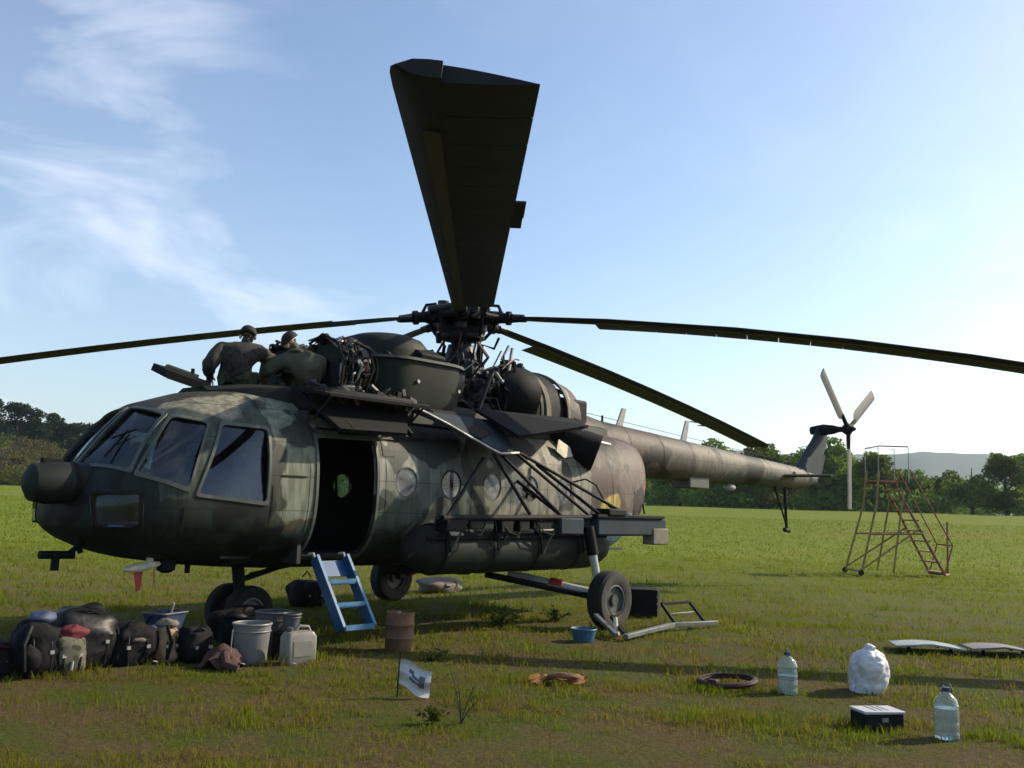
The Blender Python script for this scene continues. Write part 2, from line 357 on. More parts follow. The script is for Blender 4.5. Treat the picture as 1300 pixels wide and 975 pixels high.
me = bpy.data.meshes.new('ground'); me.from_pydata(V, [], fs); me.materials.append(ground_mat()); me.shade_smooth()
g_o = link('ground', me); g_o['kind'] = 'structure'

def polar(az, d): return (CAM.x+d*math.cos(R(az)), CAM.y+d*math.sin(R(az)))
# hillside rising on the left
def hill_h(az, d):
    side = float(sstep(236, 252, np.array(az)))
    return 1.5+side*(10.5*float(sstep(138, 215, np.array(d))))+.8*math.sin(az*1.3)+.6*math.sin(d*.11)
mat('scrub_soil', (.055, .05, .026), .95, 0, .4, .35, 0, c2=(.095, .062, .04))
AZ = np.linspace(228, 300, 60); DD = [132, 138, 145, 153, 162, 172, 184, 197, 212, 228, 250, 280, 330]
V = []; fs = []
for i, a in enumerate(AZ):
    for d in DD:
        x, y = polar(a, d); h = hill_h(a, d)
        if d == 132: h = 1.4
        V.append((x, y, h))
nD = len(DD)
for i in range(len(AZ)-1):
    for j in range(nD-1): k = i*nD+j; fs.append((k, k+1, k+nD+1, k+nD))
me = bpy.data.meshes.new('hillside'); me.from_pydata(V, [], fs); me.materials.append(MATS['scrub_soil']); me.shade_smooth()
link('hillside', me)['kind'] = 'structure'
# far wooded plateau
mat('far_woods', (.022, .035, .022), .95, 0, .5, .02, 0, c2=(.055, .065, .04))
V = []; fs = []; AZ = np.linspace(150, 285, 200); prof = [(1500, -3), (1650, 25), (1800, 70), (1980, 118), (2060, 141), (2200, 148), (2500, 150)]
for i, a in enumerate(AZ):
    for d, h in prof:
        k = 1+.02*math.sin(a*.21+.6)+.008*math.sin(a*.9)
        V.append((*polar(a, d+60*math.sin(a*.5)), h*.93*k+(1.2*math.sin(a*7.3)+.8*math.sin(a*13.1) if h > 100 else 6*math.sin(a*2.1) if h > 0 else 0)))
for i in range(len(AZ)-1):
    for j in range(len(prof)-1): k = i*len(prof)+j; fs.append((k, k+1, k+len(prof)+1, k+len(prof)))
me = bpy.data.meshes.new('distant_hills'); me.from_pydata(V, [], fs); me.materials.append(MATS['far_woods']); me.shade_smooth()
link('distant_hills', me)['kind'] = 'structure'

# haze: even thin air round everything
hz = B().box((0, 0, 78), (6400, 6400, 164)).obj('haze', [], None, 0); hz['kind'] = 'stuff'
hm = bpy.data.materials.new('haze_air'); hm.use_nodes = True; t_ = hm.node_tree; t_.nodes.clear()
ho = N('ShaderNodeOutputMaterial', t_); hv = N('ShaderNodeVolumePrincipled', t_); hv.inputs['Density'].default_value = 0.00014; hv.inputs['Color'].default_value = (.66, .83, 1, 1); hv.inputs['Anisotropy'].default_value = .35
t_.links.new(hv.outputs[0], ho.inputs['Volume']); hz.data.materials.append(hm)
# ------------------------------------------------------------------ helicopter (x forward, y port, z up; mast over the origin)
heli = thing('helicopter', 'large camouflaged military helicopter with opened engine cowlings standing on the meadow', 'helicopter')
ST = np.array([(5.84, 1.40, 1.50, 1.45, .06), (5.80, 1.27, 1.66, 1.45, .36), (5.70, 1.18, 1.80, 1.45, .62), (5.55, 1.10, 1.98, 1.47, .82), (5.35, 1.02, 2.26, 1.52, .98), (5.15, .96, 2.48, 1.58, 1.08), (4.95, .92, 2.61, 1.63, 1.14), (4.5, .86, 2.76, 1.70, 1.2), (4.1, .83, 2.83, 1.74, 1.24), (3.5, .80, 2.86, 1.77, 1.25), (1.0, .78, 2.86, 1.77, 1.25), (-2.2, .78, 2.86, 1.77, 1.25)])[::-1]
NU, NL, NA = 2.5, 2.9, 72
def fring(x, off=0.0, n=NA):
    zb, zt, zc, w_ = [np.interp(x, ST[:, 0], ST[:, i]) for i in range(1, 5)]
    w_ = max(w_-off, .02); hu = max(zt-zc-off, .02); hl = max(zc-zb-off, .02); q = []
    for k in range(n):
        a = 2*math.pi*(k+.5)/n; c, s_ = math.cos(a), math.sin(a); e = NU if s_ > 0 else NL
        r_ = (abs(c)**e+abs(s_)**e)**(-1/e)
        q.append((x, w_*c*r_, zc+(hu if s_ > 0 else hl)*s_*r_))
    return q
XS = [5.84, 5.82, 5.80, 5.75, 5.70, 5.63, 5.55, 5.45, 5.35, 5.25, 5.15, 5.05, 4.95, 4.8, 4.65, 4.5, 4.3, 4.1, 3.8, 3.5, 3, 2.5, 2, 1.5, 1, .5, 0, -.5, -1, -1.5, -2.2]
def shell(off_out, off_in, name, m):
    b = B(); out = [fring(x, off_out) for x in XS]; inn = [fring(x if i else x, off_in) for i, x in enumerate(XS)]
    # nose of the inner skin sits further back
    inn = [[(p[0]-(off_in-off_out)*(1 if i < 4 else .6 if i < 8 else 0), p[1], p[2]) for p in r_] for i, r_ in enumerate(inn)]
    b.rings(inn[::-1][::-1][::-1]+out, cap=False)  # inner from tail to nose, then outer from nose to tail
    return b
def closed_shell(oo, oi, m):
    inn = []
    for i, x in enumerate(XS):
        d = (oi-oo)*(1 if i < 4 else .7 if i < 8 else .2 if i < 14 else 0)
        inn.append([(p[0]-d, p[1], p[2]) for p in fring(x, oi)])
    out = []
    for i, x in enumerate(XS):
        d = oo*(1 if i < 4 else .7 if i < 8 else .2 if i < 14 else 0)
        out.append([(p[0]-d, p[1], p[2]) for p in fring(x, oo)])
    b = B(); n = NA; m_ = len(XS); vs = [p for r_ in out for p in r_]+[p for r_ in inn for p in r_]; fs = []
    for i in range(m_-1):
        for j in range(n):
            a, bb, c, d = i*n+j, i*n+(j+1) % n, (i+1)*n+(j+1) % n, (i+1)*n+j
            fs.append((a, bb, c, d)); o = m_*n; fs.append((o+d, o+c, o+bb, o+a))
    o = m_*n
    for j in range(n):
        a, bb = (m_-1)*n+j, (m_-1)*n+(j+1) % n; fs.append((a, bb, o+bb, o+a))
    fs.append(tuple(range(n))[::-1]); fs.append(tuple(range(o, o+n)))
    b.add(vs, fs); return b.mesh('shell', m, 0)
def cutter(poly, grow=0.0, depth=.3, mirror=False):
    p = [Vector(q) for q in poly]; c = sum(p, Vector())/len(p)
    n_ = Vector()
    for i in range(len(p)): n_ += (p[i]-c).cross(p[(i+1) % len(p)]-c)
    n_.normalize()
    if grow: p = [q+(q-c).normalized()*grow*1.35 for q in p]
    # rounded corners
    pr = []
    for i in range(len(p)):
        a, b_, c_ = p[i-1], p[i], p[(i+1) % len(p)]
        e1 = b_+(a-b_)*min(.3, .045/(a-b_).length); e2 = b_+(c_-b_)*min(.3, .045/(c_-b_).length)
        for k in (0, .5, 1): pr.append(e1*(1-k)**2+b_*2*k*(1-k)+e2*k*k)
    if mirror: pr = [Vector((q.x, -q.y, q.z)) for q in pr]; n_ = Vector((n_.x, -n_.y, n_.z))
    return B().prism(pr, n_, depth).mesh('cut', 'interior', 0)
def cyl_cut(x, z, r_, side, n=24, d=.5):
    return B().lathe([(r_, side*1.2-d/2), (r_, side*1.2+d/2)], (x, 0, z), n, 'y').mesh('cut', 'interior', 0)
WINS = [('windshield', [(5.655, .05, 1.87), (5.085, .05, 2.53), (5.03, .68, 2.43), (5.43, .83, 1.815)]),
        ('quarter_window', [(5.41, .87, 1.80), (5.015, .76, 2.42), (4.70, .97, 2.37), (4.965, 1.13, 1.66)]),
        ('side_window', [(4.885, 1.15, 1.62), (4.575, 1.015, 2.37), (4.075, 1.118, 2.35), (4.11, 1.234, 1.55)]),
        ('nose_window', [(5.62, .55, 1.62), (5.36, .95, 1.62), (5.33, .93, 1.28), (5.60, .58, 1.28)])]
DOOR = [(3.46, 1.2, .98), (3.46, 1.2, 2.30), (2.61, 1.2, 2.32), (2.61, 1.2, .98)]
PORTS = [(2.13, 1.85, 1), (1.36, 1.85, 1), (.58, 1.85, 1), (-.2, 1.85, 1), (-.98, 1.85, 1), (3.2, 1.85, -1), (1.95, 1.85, -1), (1.13, 1.83, -1), (.35, 1.85, -1), (-.45, 1.85, -1)]
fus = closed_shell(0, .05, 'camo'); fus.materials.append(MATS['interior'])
gls = closed_shell(.012, .022, 'cockpit_glass'); frm = closed_shell(-.014, .012, 'frame_green')
cuts = []
for nm, poly in WINS:
    for mir in (False, True): cuts.append((nm, poly, mir))
dcut = cutter(DOOR, 0, 1.0)
for nm, poly, mir in cuts: fus = boolean(fus, cutter(poly, 0, .3, mir), 'DIFFERENCE')
fus = boolean(fus, dcut, 'DIFFERENCE')
for x, z, s_ in PORTS: fus = boolean(fus, cyl_cut(x, z, .17, s_), 'DIFFERENCE')
# everything facing inwards is dark cabin lining
while len(fus.materials) > 0: fus.materials.pop()
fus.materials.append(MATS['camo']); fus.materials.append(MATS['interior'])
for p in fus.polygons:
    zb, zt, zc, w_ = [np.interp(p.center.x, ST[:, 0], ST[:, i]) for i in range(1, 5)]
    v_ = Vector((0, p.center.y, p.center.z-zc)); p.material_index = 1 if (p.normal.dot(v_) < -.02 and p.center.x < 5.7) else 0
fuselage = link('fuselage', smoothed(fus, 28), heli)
for nm, poly, mir in cuts:
    pc = [Vector((q[0], -q[1] if mir else q[1], q[2])) for q in poly]; ce = sum(pc, Vector())/4; pc = [q+(q-ce).normalized()*.02 for q in pc]
    nn = (pc[1]-pc[0]).cross(pc[3]-pc[0]).normalized(); nn = nn if nn.dot(ce-Vector((ce.x-1, 0, 1.7))) > 0 else -nn
    gb_ = B(); vs = []; k = 8
    for lay in (0, -.008):
        for i in range(k+1):
            for j in range(k+1):
                u, v_ = i/k, j/k; bul = .028*math.sin(math.pi*u)*math.sin(math.pi*v_)
                vs.append(pc[0]*(1-u)*(1-v_)+pc[1]*u*(1-v_)+pc[2]*u*v_+pc[3]*(1-u)*v_+nn*(lay+bul-.016))
    m_ = (k+1)**2; fq = [(i*(k+1)+j, i*(k+1)+j+1, (i+1)*(k+1)+j+1, (i+1)*(k+1)+j) for i in range(k) for j in range(k)]
    gb_.add(vs, fq+[tuple(m_+q for q in f_)[::-1] for f_ in fq]); 
    if nm == 'nose_window': g_ = boolean(gls, cutter(poly, -.002, .3, mir), 'INTERSECT'); g_.materials.clear(); g_.materials.append(MATS['cockpit_glass']); wn = link(nm, smoothed(g_, 60), heli)
    else: wn = gb_.obj(nm, 'cockpit_glass', heli)
    fr = boolean(boolean(frm, cutter(poly, .026, .26, mir), 'INTERSECT'), cutter(poly, -.012, .4, mir), 'DIFFERENCE'); fr.materials.clear(); fr.materials.append(MATS['frame_green'])
    link('window_frame', smoothed(fr), wn)
    if nm == 'nose_window': fr.materials.clear(); fr.materials.append(MATS['dark_paint'])
for x, z, s_ in PORTS:
    y = s_*1.232
    po = B().lathe([(.17, y-.006*s_), (.17, y+.004*s_)], (x, 0, z), 24, 'y').obj('porthole', 'porthole_glass' if s_ > 0 else 'cockpit_glass', heli)
    rg = B(); rg.torus((x, y+.01*s_, z), .178, .011, 28, 6, (R(90), 0, 0)); rg.obj('porthole_rim', 'black_metal' if x == 1.36 else 'frame_green', po)
dfr = boolean(boolean(frm, cutter(DOOR, .05, .9), 'INTERSECT'), dcut, 'DIFFERENCE'); dfr.materials.clear(); dfr.materials.append(MATS['frame_green'])
link('door_frame', smoothed(dfr), heli)
B().tube([(3.5, 1.19, 2.40), (1.2, 1.19, 2.42)], .018).obj('door_rail', 'dark_paint', heli)
B().box((.7, 0, .975), (7.4, 1.75, .03)).obj('cabin_floor', 'interior', heli)
B().box((3.56, 0, 1.75), (.05, 2.2, 1.7)).obj('cockpit_bulkhead', 'interior', heli)
B().prism([(5.15, -.85, 1.55), (5.15, .85, 1.55), (5.38, .7, 1.72), (5.38, -.7, 1.72)], (.6, 0, .8), .09).obj('instrument_panel', 'interior', heli)
for s_ in (1, -1):
    st_ = B().box((4.25, .58*s_, 1.35), (.5, .48, .12)).obj('pilot_seat', 'seat_cloth', heli, 35, .03)
    B().box((3.98, .58*s_, 1.72), (.12, .48, .7), (0, R(-10), 0)).obj('backrest', 'seat_cloth', st_, 35, .03)
    B().box((3.92, .58*s_, 2.14), (.1, .3, .18), (0, R(-10), 0)).obj('headrest', 'seat_cloth', st_, 35, .03)
    # wipers
    b = B().tube([(5.52, .42*s_, 1.97), (5.27, .38*s_, 2.26)], .012, 6); b.tube([(5.40, .3*s_, 2.17), (5.25, .52*s_, 2.27)], .01, 6)
    b.obj('wiper', 'black_metal', heli)
# skin seams along the frames, belly keel, access plates
def band(x, wd=.028, pr=.004):
    b = B(); b.rings([fring(x-wd/2, -pr), fring(x+wd/2, -pr)], False); return b
for x in (3.56, 2.45, 1.75, .97, .19, -.6, -1.4): band(x).obj('frame_band', 'camo', heli)
def side_patch(x0, x1, z0, z1, name='access_panel', m='camo', pr=.006):
    b = B(); n = 5; vs = []
    for i in range(n+1):
        z = z0+(z1-z0)*i/n
        for x in (x0, x1):
            zb, zt, zc, w_ = [np.interp(x, ST[:, 0], ST[:, k]) for k in range(1, 5)]
            e = NU if z > zc else NL; h = zt-zc if z > zc else zc-zb
            vs.append((x, w_*(max(0, 1-(abs(z-zc)/h)**e))**(1/e)+pr, z))
    b.add(vs, [(2*i, 2*i+1, 2*i+3, 2*i+2) for i in range(n)]); return b.obj(name, m, heli)
for q in ((4.05, 3.72, 1.75, 1.05), (2.5, 2.3, 2.35, 2.15), (1.9, 1.6, 1.5, 1.2), (.45, .1, 2.35, 2.1), (-.5, -.8, 1.4, 1.1), (5.0, 4.7, 1.5, 1.2)): side_patch(*q)
side_patch(3.95, 3.62, 1.86, 1.84, 'step_slot', 'black_metal', .008)
# ---- clamshell cargo doors
CS = [(-2.2, .78, 2.86, 1.77, 1.25), (-2.6, .86, 2.86, 1.79, 1.24), (-3.0, 1.04, 2.86, 1.85, 1.18), (-3.35, 1.25, 2.86, 1.95, 1.06), (-3.65, 1.52, 2.84, 2.08, .88), (-3.85, 1.78, 2.8, 2.2, .66), (-3.97, 2.02, 2.7, 2.3, .4), (-4.02, 2.2, 2.55, 2.36, .15)]
for sgn in (1, -1):
    b = B(); rs = []
    for x, zb, zt, zc, w_ in CS:
        q = []
        for k in range(21):
            a = -math.pi/2+math.pi*k/20; c, s_ = math.cos(a), math.sin(a); e = NU if s_ > 0 else NL
            r_ = (abs(c)**e+abs(s_)**e)**(-1/e); q.append((x, sgn*(w_*c*r_+.004), zc+((zt-zc) if s_ > 0 else (zc-zb))*s_*r_))
        rs.append(q)
    n = 21; vs = [p for r_ in rs for p in r_]
    b.add(vs, [(i*n+j, i*n+j+1, (i+1)*n+j+1, (i+1)*n+j) for i in range(len(rs)-1) for j in range(n-1)]); b.add(rs[-1], [tuple(range(n))])
    b.obj('cargo_door', 'camo', heli)
    if sgn > 0:
        b = B().tube([(-2.85, 1.20, 1.9), (-2.85, 1.17, 1.25)], .012); b.obj('door_strap', 'black_metal', heli)
        B().box((-3.40, 1.03, 2.02), (.10, .02, .13), (0, 0, R(24))).obj('danger_mark', 'red_paint', heli)
        B().tube([(-3.2, 1.13, 1.7), (-3.3, 1.10, 1.55)], .015).obj('door_handle', 'black_metal', heli)
# ---- tail boom, pylon, stabiliser, bumper
def boom_r(x): return float(np.interp(x, [-12.3, -11.5, -3.4, -2.4, -1.4], [.16, .235, .46, .56, .66]))
def boom_z(x): return float(np.interp(x, [-12.3, -3.4, -1.4], [2.46, 2.66, 2.72]))
b = B(); rs = []
for x in np.linspace(-1.4, -12.2, 40):
    rs.append([(x, boom_r(x)*math.cos(2*math.pi*k/32), boom_z(x)+boom_r(x)*1.03*math.sin(2*math.pi*k/32)) for k in range(32)])
rs.append([(-12.32, .07*math.cos(2*math.pi*k/32), boom_z(-12.2)+.07*math.sin(2*math.pi*k/32)) for k in range(32)])
b.rings(rs).obj('tail_boom', 'camo', heli)
for x in (-3.9, -5.0, -6.1, -7.25, -8.4, -9.5, -10.55, -11.4):
    r_ = boom_r(x)+.004; B().lathe([(r_, -.016), (r_+.001, .016)], (x, 0, boom_z(x)), 32, 'x', 1, 1.03, False).obj('boom_band', 'camo', heli)
B().lathe([(.10, -.004), (.10, .004)], (-10.72, boom_r(-10.72)+.0, boom_z(-10.72)), 20, 'y').obj('boom_roundel', 'black_metal', heli)
def aero(chord, th, n=9):
    up_, lo = [], []
    for i in range(n+1):
        x = i/n; y = 5*th*(.2969*math.sqrt(x)-.126*x-.3516*x*x+.2843*x**3-.1036*x**4); up_.append((x*chord, y*chord)); lo.append((x*chord, -y*chord))
    return up_+lo[::-1][1:-1]
b = B(); rs = []
for x, z, ch in ((-11.2, 2.60, 1.55), (-11.75, 3.05, 1.15), (-12.25, 3.42, .88), (-12.5, 3.66, .68), (-12.56, 3.76, .55)):
    rs.append([(x-px, py, z) for px, py in aero(ch, .2)])
b.rings(rs).obj('tail_pylon', 'pylon_paint', heli)
b = B(); b.prism([(-12.3, 0, 2.42), (-12.15, 0, 2.28), (-12.75, 0, 2.62), (-13.0, 0, 3.1), (-12.85, 0, 3.1), (-12.6, 0, 2.75)], (0, 1, 0), .05).obj('fin_trailing_edge', 'pylon_paint', heli)
b = B().tube([(-12.72, -.22, 3.70), (-12.72, .1, 3.71), (-12.72, .35, 3.71), (-12.72, .5, 3.71)], [.10, .14, .11, .065], 14); b.tube([(-12.72, .45, 3.71), (-12.72, .78, 3.71)], .07, 12); b.tube([(-12.72, .68, 3.71), (-12.72, .86, 3.71)], .06, 12)
b.obj('tail_gearbox', 'black_metal', heli)
trot = B().lathe([(.10, .60), (.14, .66), (.14, .76), (.06, .82), (.03, .9)], (-12.72, 0, 3.71), 14, 'y').obj('tail_rotor_hub', 'black_metal', heli)
for i, ang in enumerate((-91, 29 + 116, 29 + 120-116)):
    a = R((-91, 139, 30)[i]); d = Vector((-math.cos(a), 0, math.sin(a)))  # angle in the rotor disc, image sense
    ax = Vector((0, 1, 0)); ch_d = d.cross(ax)
    b = B(); rs = []; tw = R(3)
    cdv = ch_d*math.cos(tw)+ax*math.sin(tw); nv = d.cross(cdv)
    for r_, c_ in ((.42, .16), (.5, .25), (.6, .29), (1.85, .29), (1.92, .27)):
        rs.append([Vector((-12.72, .72, 3.71))+d*r_+cdv*(.08-px)+nv*py for px, py in aero(c_, .13, 6)])
    tb = b.rings(rs).obj('tail_rotor_blade', 'tail_blade', heli)
    B().tube([Vector((-12.72, .72, 3.71))+d*.08, Vector((-12.72, .72, 3.71))+d*.48], [.055, .045], 10).obj('blade_root', 'black_metal', tb)
for s_ in (1, -1):
    b = B(); rs = []
    for y, ch in ((.2, .62), (1.3, .48), (1.36, .3)): rs.append([(-10.1-px, s_*y, 2.48+py) for px, py in aero(ch, .12, 6)])
    b.rings(rs).obj('stabiliser', 'dark_paint', heli)
b = B().tube([(-10.75, 0, 2.3), (-10.85, 0, 1.28)], .035); b.tube([(-10.2, 0, 2.3), (-10.83, 0, 1.4)], .022); b.tube([(-10.74, 0, 1.27), (-10.98, 0, 1.25)], .05)
b.obj('tail_bumper', 'black_metal', heli)
B().box((-6.6, 0, 2.20), (.75, .42, .28)).obj('doppler_box', 'frame_green', heli, 35, .03)
B().ball((-8.1, .05, 2.14), (.35, .2, .16)).obj('boom_beacon', 'pale_grey', heli)
for x, h in ((-4.1, .34), (-6.3, .42)):
    z = boom_z(x)+boom_r(x); B().prism([(x+.1, 0, z-.03), (x-.1, 0, z-.03), (x-.22, 0, z+h), (x-.1, 0, z+h)], (0, 1, 0), .03).obj('blade_antenna', 'pale_grey', heli)
b = B().tube([(-3.6, 0, 3.1), (-3.6, 0, 3.24)], .02)
for x in (-3.2, -11.2): b.tube([(x, -.1, boom_z(x)+boom_r(x)-.03), (x, -.1, boom_z(x)+boom_r(x)+.12)], .012)
b.tube([(-3.2, -.1, 3.26), (-11.2, -.1, 2.84)], .005, 5); b.obj('wire_antenna', 'black_metal', heli)

# ---- upper deck: engines, gearbox, opened cowlings
b = B(); rs = []
for x, w_, zt in ((4.35, .35, 2.84), (3.9, .7, 2.9), (3.3, .95, 2.93), (0, 1.0, 2.95), (-2.2, .9, 2.95), (-3.3, .4, 3.0)):
    rs.append([(x, w_, 2.6), (x, w_*.9, zt-.05), (x, w_*.6, zt), (x, -w_*.6, zt), (x, -w_*.9, zt-.05), (x, -w_, 2.6)])
b.rings(rs).obj('engine_deck', 'dark_paint', heli)
rn = random.Random(3)
for s_ in (1, -1):
    y = .47*s_
    en = B().lathe([(.1, 2.86), (.2, 2.84), (.25, 2.8), (.25, 2.76), (.27, 2.6), (.33, 2.55), (.33, 2.4), (.28, 2.35), (.30, 1.7), (.36, 1.6), (.36, 1.3), (.30, 1.1), (.3, .7), (.2, .6)], (0, y, 3.24), 20, 'x').obj('engine', 'engine_metal', heli)
    for x in (2.84, 2.7, 2.3, 2.0): B().lathe([(.345, -.02), (.345, .02)], (x, y, 3.24), 20, 'x').obj('casing_ring', 'dark_paint', en)
    for i in range(34):
        x = rn.uniform(2.42, 2.9); a = rn.uniform(R(-20), R(150)); rr = .34
        p = Vector((x, y+rr*math.cos(a)*s_, 3.24+rr*math.sin(a)))
        B().box(p, (rn.uniform(.04, .13), rn.uniform(.04, .11), rn.uniform(.04, .12)), (rn.uniform(0, 1), rn.uniform(0, 1), 0)).obj('accessory', ('engine_metal', 'black_metal', 'dark_paint', 'engine_metal', 'bare_metal', 'black_metal')[i % 6], en, 35, .012)
    for i in range(20):
        x = rn.uniform(2.42, 2.88); pts = []
        for k in range(5):
            a = R(-40)+k*R(40)+rn.uniform(-.1, .1); rq = rn.uniform(.33, .42); pts.append((x+rn.uniform(-.05, .05)*k, y+rq*math.cos(a)*s_, 3.22+rq*math.sin(a)))
        B().tube(pts, rn.choice((.012, .018, .022)), 6).obj('fuel_pipe', ('copper_pipe', 'black_metal', 'engine_metal', 'black_metal', 'pale_grey', 'black_metal')[i % 6], en)
# fan cowling: deep tub with a flat rim and a domed intake on top
def rrect(x0, x1, y0, y1, z, r_=.3, n=6):
    q = []
    for cx, cy, a0 in ((x1-r_, y1-r_, 0), (x0+r_, y1-r_, 90), (x0+r_, y0+r_, 180), (x1-r_, y0+r_, 270)):
        for k in range(n+1): a = R(a0+90*k/n); q.append((cx+r_*math.cos(a), cy+r_*math.sin(a), z))
    return q
b = B(); b.rings([rrect(.68, 2.38, -1.0, .92, 2.80, .62, 9), rrect(.64, 2.41, -1.03, .95, 2.90, .62, 9), rrect(.62, 2.42, -1.04, .96, 3.36, .62, 9), rrect(.62, 2.42, -1.04, .96, 3.42, .62, 9)])
fan = b.obj('fan_cowling', 'dark_paint', heli)
B().rings([rrect(.58, 2.46, -1.08, 1.0, 3.415, .62, 9), rrect(.58, 2.46, -1.08, 1.0, 3.45, .62, 9)]).obj('cowling_rim', 'frame_green', fan)
b = B(); rs = []
for k, (sc, z) in enumerate(((1, 3.44), (.99, 3.58), (.95, 3.68), (.83, 3.77), (.58, 3.83), (.25, 3.85))): rs.append([(1.62+(p[0]-1.62)*sc, .1+(p[1]-.1)*sc, z) for p in rrect(.98, 2.24, -.6, .72, 0, .62, 9)])
dm = b.rings(rs).obj('intake_dome', 'dark_paint', fan)
B().box((1.35, .66, 3.56), (.5, .3, .13), (R(-25), 0, R(4))).obj('intake_opening', 'black_metal', dm, 35, .03)
for p in ((1.75, .96, 3.15), (1.0, .955, 3.1), (2.1, .93, 2.95)): B().lathe([(.025, 0), (.025, .02)], p, 10, 'y').obj('latch', 'bare_metal', fan)
# main gearbox and its pipework
gb = B().lathe([(.62, 2.9), (.62, 3.05), (.5, 3.1), (.5, 3.4), (.42, 3.5), (.34, 3.65), (.24, 3.75), (.2, 3.95)], (0, 0, 0), 22).obj('main_gearbox', 'engine_metal', heli)
for k in range(8):
    a = 2*math.pi*k/8+.2; B().tube([(.55*math.cos(a), .55*math.sin(a), 3.0), (.36*math.cos(a), .36*math.sin(a), 3.5)], .03, 8).obj('gearbox_rib', 'dark_paint', gb)
for i in range(60):
    a = rn.uniform(-.6, 2.6); r0 = rn.uniform(.5, .95); z = rn.uniform(2.95, 3.6); pts = [Vector((r0*math.cos(a+.2*k)-.1, r0*math.sin(a+.2*k), z+rn.uniform(-.16, .16)*k)) for k in range(4)]
    B().tube(pts, rn.choice((.008, .012, .018, .026)), 6).obj('oil_pipe', ('copper_pipe', 'black_metal', 'pale_grey', 'engine_metal', 'black_metal')[i % 5], gb)
for i in range(30):
    a = rn.uniform(-.2, 2.4); r0 = rn.uniform(.45, .8); B().box((r0*math.cos(a)-.05, r0*math.sin(a), rn.uniform(2.95, 3.55)), (rn.uniform(.05, .13),)*2+(rn.uniform(.06, .18),), (0, 0, rn.uniform(0, 3))).obj('gearbox_accessory', ('engine_metal', 'dark_paint', 'engine_metal', 'copper_pipe')[i % 4], gb, 35, .015)
# opened aft cowling: a row of arched shells
def arch(x0, x1, w0, w1, z0, z1, t=.03, zb=2.9, n=18):
    rs = []
    for x, w_, zt, o in ((x0, w0, z0, 0), (x1, w1, z1, 0), (x1, w1, z1, t), (x0, w0, z0, t)):
        rs.append([(x, (w_-o)*math.cos(math.pi*k/n), zb+(zt-zb-o)*math.sin(math.pi*k/n)**.8) for k in range(n+1)])
    b = B(); m_ = n+1; vs = [p for r_ in rs for p in r_]
    b.add(vs, [(i*m_+k, i*m_+k+1, ((i+1) % 4)*m_+k+1, ((i+1) % 4)*m_+k) for i in range(4) for k in range(n)]+[(0, m_, 2*m_, 3*m_), (n, 3*m_+n, 2*m_+n, m_+n)])
    return b
b = B().lathe([(.1, -.12), (.38, -.15), (.52, -.3), (.58, -.5), (.58, -.72), (.5, -.8)], (0, .40, 3.27), 22, 'x', 1, .74); ot = b.obj('oil_tank', 'black_metal', heli)
for i in range(10): B().box((-.25-.05*i, .62+.03*math.sin(i*2), 3.66+.02*math.cos(i*3)), (.07, .07, .06+.03*(i % 3)), (0, 0, i)).obj('tank_fitting', 'engine_metal' if i % 2 else 'black_metal', ot, 35, .008)
for x0, x1, w0, w1, z0, z1, mm in ((-.80, -.86, .93, .93, 3.72, 3.72, 'dark_paint'), (-.90, -1.02, .95, .94, 3.76, 3.75, 'tan_cloth'), (-1.05, -1.42, .86, .86, 3.74, 3.72, 'black_metal'), (-1.45, -1.52, .93, .92, 3.74, 3.73, 'tan_cloth'), (-1.53, -1.86, .90, .86, 3.70, 3.64, 'camo'), (-1.92, -2.2, .74, .7, 3.56, 3.50, 'black_metal')):
    arch(x0, x1, w0, w1, z0, z1).obj('aft_cowling', mm, heli)  # tan arches are pale colour standing for sunlit cowling edges
B().box((-1.3, .55, 3.1), (1.6, .5, .4)).obj('cooler_block', 'black_metal', heli, 35, .04)
B().tube([(-.35, .5, 3.75), (-.5, .5, 3.98)], .02).obj('dipstick', 'pale_grey', heli)
rs = []
for x, w_, zt in ((-2.0, .62, 3.24), (-2.6, .56, 3.2), (-3.4, .42, 3.1), (-4.3, .3, 2.98)): rs.append([(x, w_*math.cos(math.pi*k/14), 2.75+(zt-2.75)*math.sin(math.pi*k/14)**.9) for k in range(15)])
B().rings(rs).obj('spine_fairing', 'camo', heli)
# fold-down cowl panels used as work platforms
def panel(poly, t=.045, name='cowl_platform', m='dark_paint', edge=None):
    p = [Vector(q) for q in poly]; n_ = (p[1]-p[0]).cross(p[2]-p[0]).normalized(); o = B().prism(p, n_, t).obj(name, m, heli)
    if edge: B().tube(p+[p[0]], .02, 8).obj('platform_edge', edge, o)
    return o
p1 = panel([(3.62, .98, 2.82), (3.40, 1.50, 2.38), (2.42, 1.52, 2.40), (1.95, 1.0, 2.86)], m='black_metal')
p0 = panel([(3.62, .9, 2.85), (3.56, 1.50, 2.76), (2.0, 1.52, 2.76), (1.92, .9, 2.85)], .035, m='black_metal')
for y in (1.15, 1.3, 1.45): B().tube([(3.6, y, 2.81-.06*(y-1)), (2.0, y, 2.81-.06*(y-1))], .014, 6).obj('stiffener', 'black_metal', p0)
for x in (3.5, 2.1): B().tube([(x, 1.46, 2.76), (x, 1.14, 2.5)], .014, 6).obj('platform_stay', 'engine_metal', p0)
for x in (3.2, 2.75, 2.3): B().box((x, 1.28, 2.56), (.04, .5, .06), (R(-38), 0, 0)).obj('stiffener', 'dark_paint', p1)
p2 = panel([(.75, 1.02, 2.88), (.62, 1.72, 2.50), (-.7, 1.86, 2.74), (-1.45, 1.05, 2.93)], m='black_metal')
B().tube([(-.62, 1.87, 2.735), (-.95, 1.62, 2.81), (-1.45, 1.05, 2.95)], .022, 8).obj('platform_edge', 'copper_pipe', p2)
